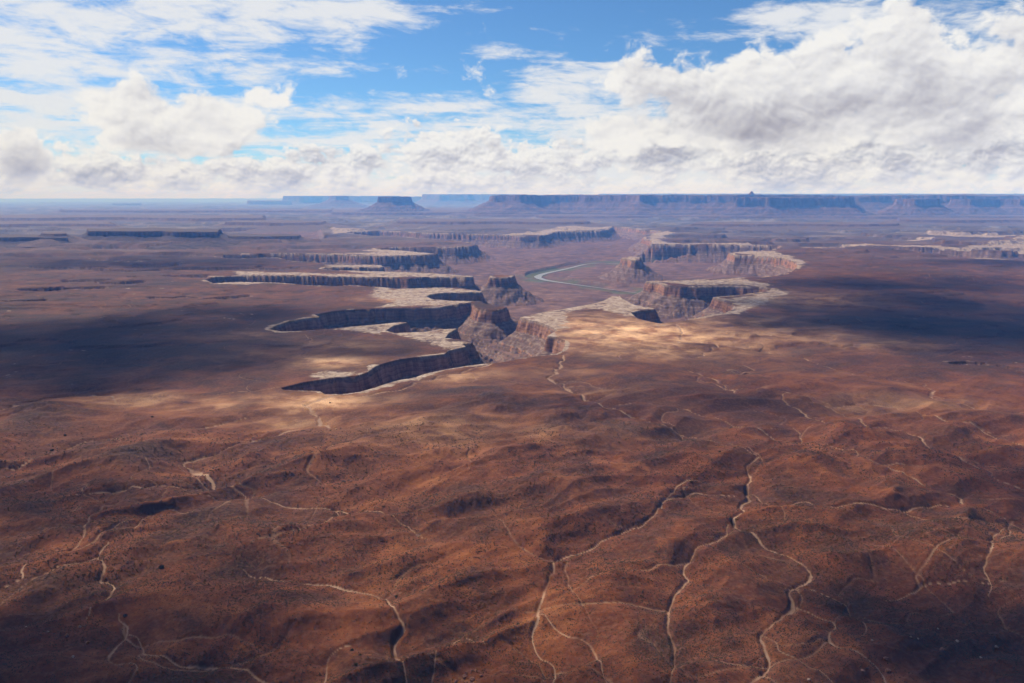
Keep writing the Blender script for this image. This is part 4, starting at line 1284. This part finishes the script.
# low scrub: far too many tufts to count
def scrub():
    n = 170000
    m = n * 3
    px = rng.uniform(-60, 1084, m); py = 430 + 280 * rng.random(m) ** 0.85
    u = (px - 512) / FPX; v = (341.5 - py) / FPX
    dy = math.cos(PITCH) + v * math.sin(PITCH); dz = -math.sin(PITCH) + v * math.cos(PITCH)
    t = CAM_H / -dz
    x = u * t; y = dy * t
    dens = fbm(x / 120, y / 120, 4, 601, 0.6)
    k = (rng.random(m) < np.clip(0.42 + 1.4 * dens, 0.08, 1))
    x, y = x[k][:n], y[k][:n]
    z, A = height(x, y)
    ok = (A['wash'] < 0.6) & (A['s'] < -25)
    x, y, z = x[ok], y[ok], z[ok]
    n = len(x)
    rad = (0.26 + 0.66 * rng.random(n) ** 2.6) * np.clip(y / 900, 0.8, 1.5)
    ang = np.linspace(0, 2 * math.pi, 4, endpoint=False)[None, :] + rng.random((n, 1)) * 6
    rr_ = rad[:, None] * (0.7 + 0.6 * rng.random((n, 4)))
    lo = np.stack([x[:, None] + 0.8 * rr_ * np.cos(ang), y[:, None] + 0.8 * rr_ * np.sin(ang), z[:, None] - 0.12 + 0 * ang], -1)
    md = np.stack([x[:, None] + rr_ * np.cos(ang + .5), y[:, None] + rr_ * np.sin(ang + .5), z[:, None] + rad[:, None] * (0.45 + 0.4 * rng.random((n, 4)))], -1)
    top = np.stack([x, y, z + rad * (0.8 + 0.4 * rng.random(n))], -1)[:, None, :]
    co = np.concatenate([lo, md, top], 1)
    b = (np.arange(n) * 9)[:, None, None]
    i = np.arange(4); j = (i + 1) % 4
    q = np.stack([i, j, j + 4, i + 4], 1)[None] + b
    tr = np.stack([i + 4, j + 4, np.full(4, 8)], 1)[None] + b
    o = mesh_from('scrub', co.reshape(-1, 3), q.reshape(-1, 4), M_SCRUB, False, tr.reshape(-1, 3))
    o['kind'] = 'stuff'


scrub()


# ------------------------------------------------------------------ overhead clouds (unseen bodies high above the frame) that shade the land
def cloud(px, py, rx, ry, thick, dens, seed, hc=3400.0):
    gx, gy = P(px, py)
    ex = abs(P(px + rx, py)[0] - gx)
    ey = abs(P(px, py - ry)[1] - P(px, py + ry)[1]) / 2
    k = hc / S.z
    c = Vector((gx, gy, 0)) + S * k
    bm = bmesh.new()
    bmesh.ops.create_icosphere(bm, subdivisions=6, radius=1.0)
    vs = np.array([v.co[:] for v in bm.verts])
    sc_ = np.array([ex, ey, thick])
    p = vs * sc_
    n = fbm(p[:, 0] / 330 + seed * 3.1, p[:, 1] / 420 + vs[:, 2] * 1.1, 4, 700 + seed, 0.6)
    rho2 = vs[:, 0] ** 2 + vs[:, 1] ** 2
    p[:, 2] *= np.sqrt(np.maximum(1 - rho2, 0)) * (1 + 0.8 * fbm(p[:, 0] / 260 + seed, p[:, 1] / 260, 4, 750 + seed, 0.6))
    p = p * (1 + 0.85 * n)[:, None]
    p[:, 2] = np.where(p[:, 2] < 0, p[:, 2] * 0.35, p[:, 2])
    for v, q in zip(bm.verts, p):
        v.co = q
    me = bpy.data.meshes.new('cloud')
    bm.to_mesh(me)
    bm.free()
    m = bpy.data.materials.new('cloud_vapour')
    m.use_nodes = True
    m.node_tree.nodes.clear()
    g = G(m.node_tree)
    out = g.n('ShaderNodeOutputMaterial')
    pv = g.n('ShaderNodeVolumePrincipled')
    pv.inputs['Density'].default_value = dens
    pv.inputs['Color'].default_value = (1, 1, 1, 1)
    m.node_tree.links.new(pv.outputs[0], out.inputs['Volume'])
    me.materials.append(m)
    o = bpy.data.objects.new('cloud', me)
    col.objects.link(o)
    o.location = c
    o['kind'] = 'structure'


CLOUDS = [
    (0, 690, 260, 110, 200, 0.009), (1030, 680, 240, 120, 200, 0.009), (500, 720, 260, 70, 160, 0.006), (200, 600, 130, 40, 130, 0.0035), (850, 600, 120, 50, 130, 0.003),  # corner clouds are added to darken the frame like lens falloff
    (80, 346, 270, 44, 180, 0.0058), (40, 336, 150, 16, 140, 0.004), (200, 362, 130, 12, 130, 0.004), (70, 382, 130, 12, 130, 0.003), (350, 348, 70, 9, 110, 0.004), (260, 312, 110, 8, 130, 0.004),
    (930, 316, 230, 32, 180, 0.0058), (840, 324, 110, 8, 130, 0.005), (970, 332, 120, 10, 140, 0.006), (880, 285, 170, 8, 140, 0.005), (1010, 262, 120, 5, 140, 0.004),
    (1000, 480, 110, 40, 150, 0.004), (30, 505, 120, 30, 150, 0.004), (560, 410, 90, 12, 120, 0.0035), (720, 400, 120, 14, 120, 0.003), (150, 262, 180, 8, 150, 0.004),
]
for i, c in enumerate(CLOUDS):
    cloud(*c, seed=i)

# ------------------------------------------------------------------ air
HAZE = 3.7e-5
bm = bmesh.new()
bmesh.ops.create_cube(bm, size=1.0)
zl, zh = -330.0, 900.0
for v in bm.verts:
    v.co = Vector((v.co.x * 190000, v.co.y * 190000, zl if v.co.z < 0 else zh))
me = bpy.data.meshes.new('haze')
bm.to_mesh(me)
bm.free()
m = bpy.data.materials.new('blue_air')
m.use_nodes = True
m.node_tree.nodes.clear()
g = G(m.node_tree)
out = g.n('ShaderNodeOutputMaterial')
pv = g.n('ShaderNodeVolumePrincipled')
pv.inputs['Density'].default_value = HAZE
pv.inputs['Color'].default_value = (0.15, 0.38, 1.0, 1)
pv.inputs['Absorption Color'].default_value = (1, 1, 1, 1)
pv.inputs['Anisotropy'].default_value = -0.15
m.node_tree.links.new(pv.outputs[0], out.inputs['Volume'])
me.materials.append(m)
o = bpy.data.objects.new('haze', me)
col.objects.link(o)
o['kind'] = 'stuff'
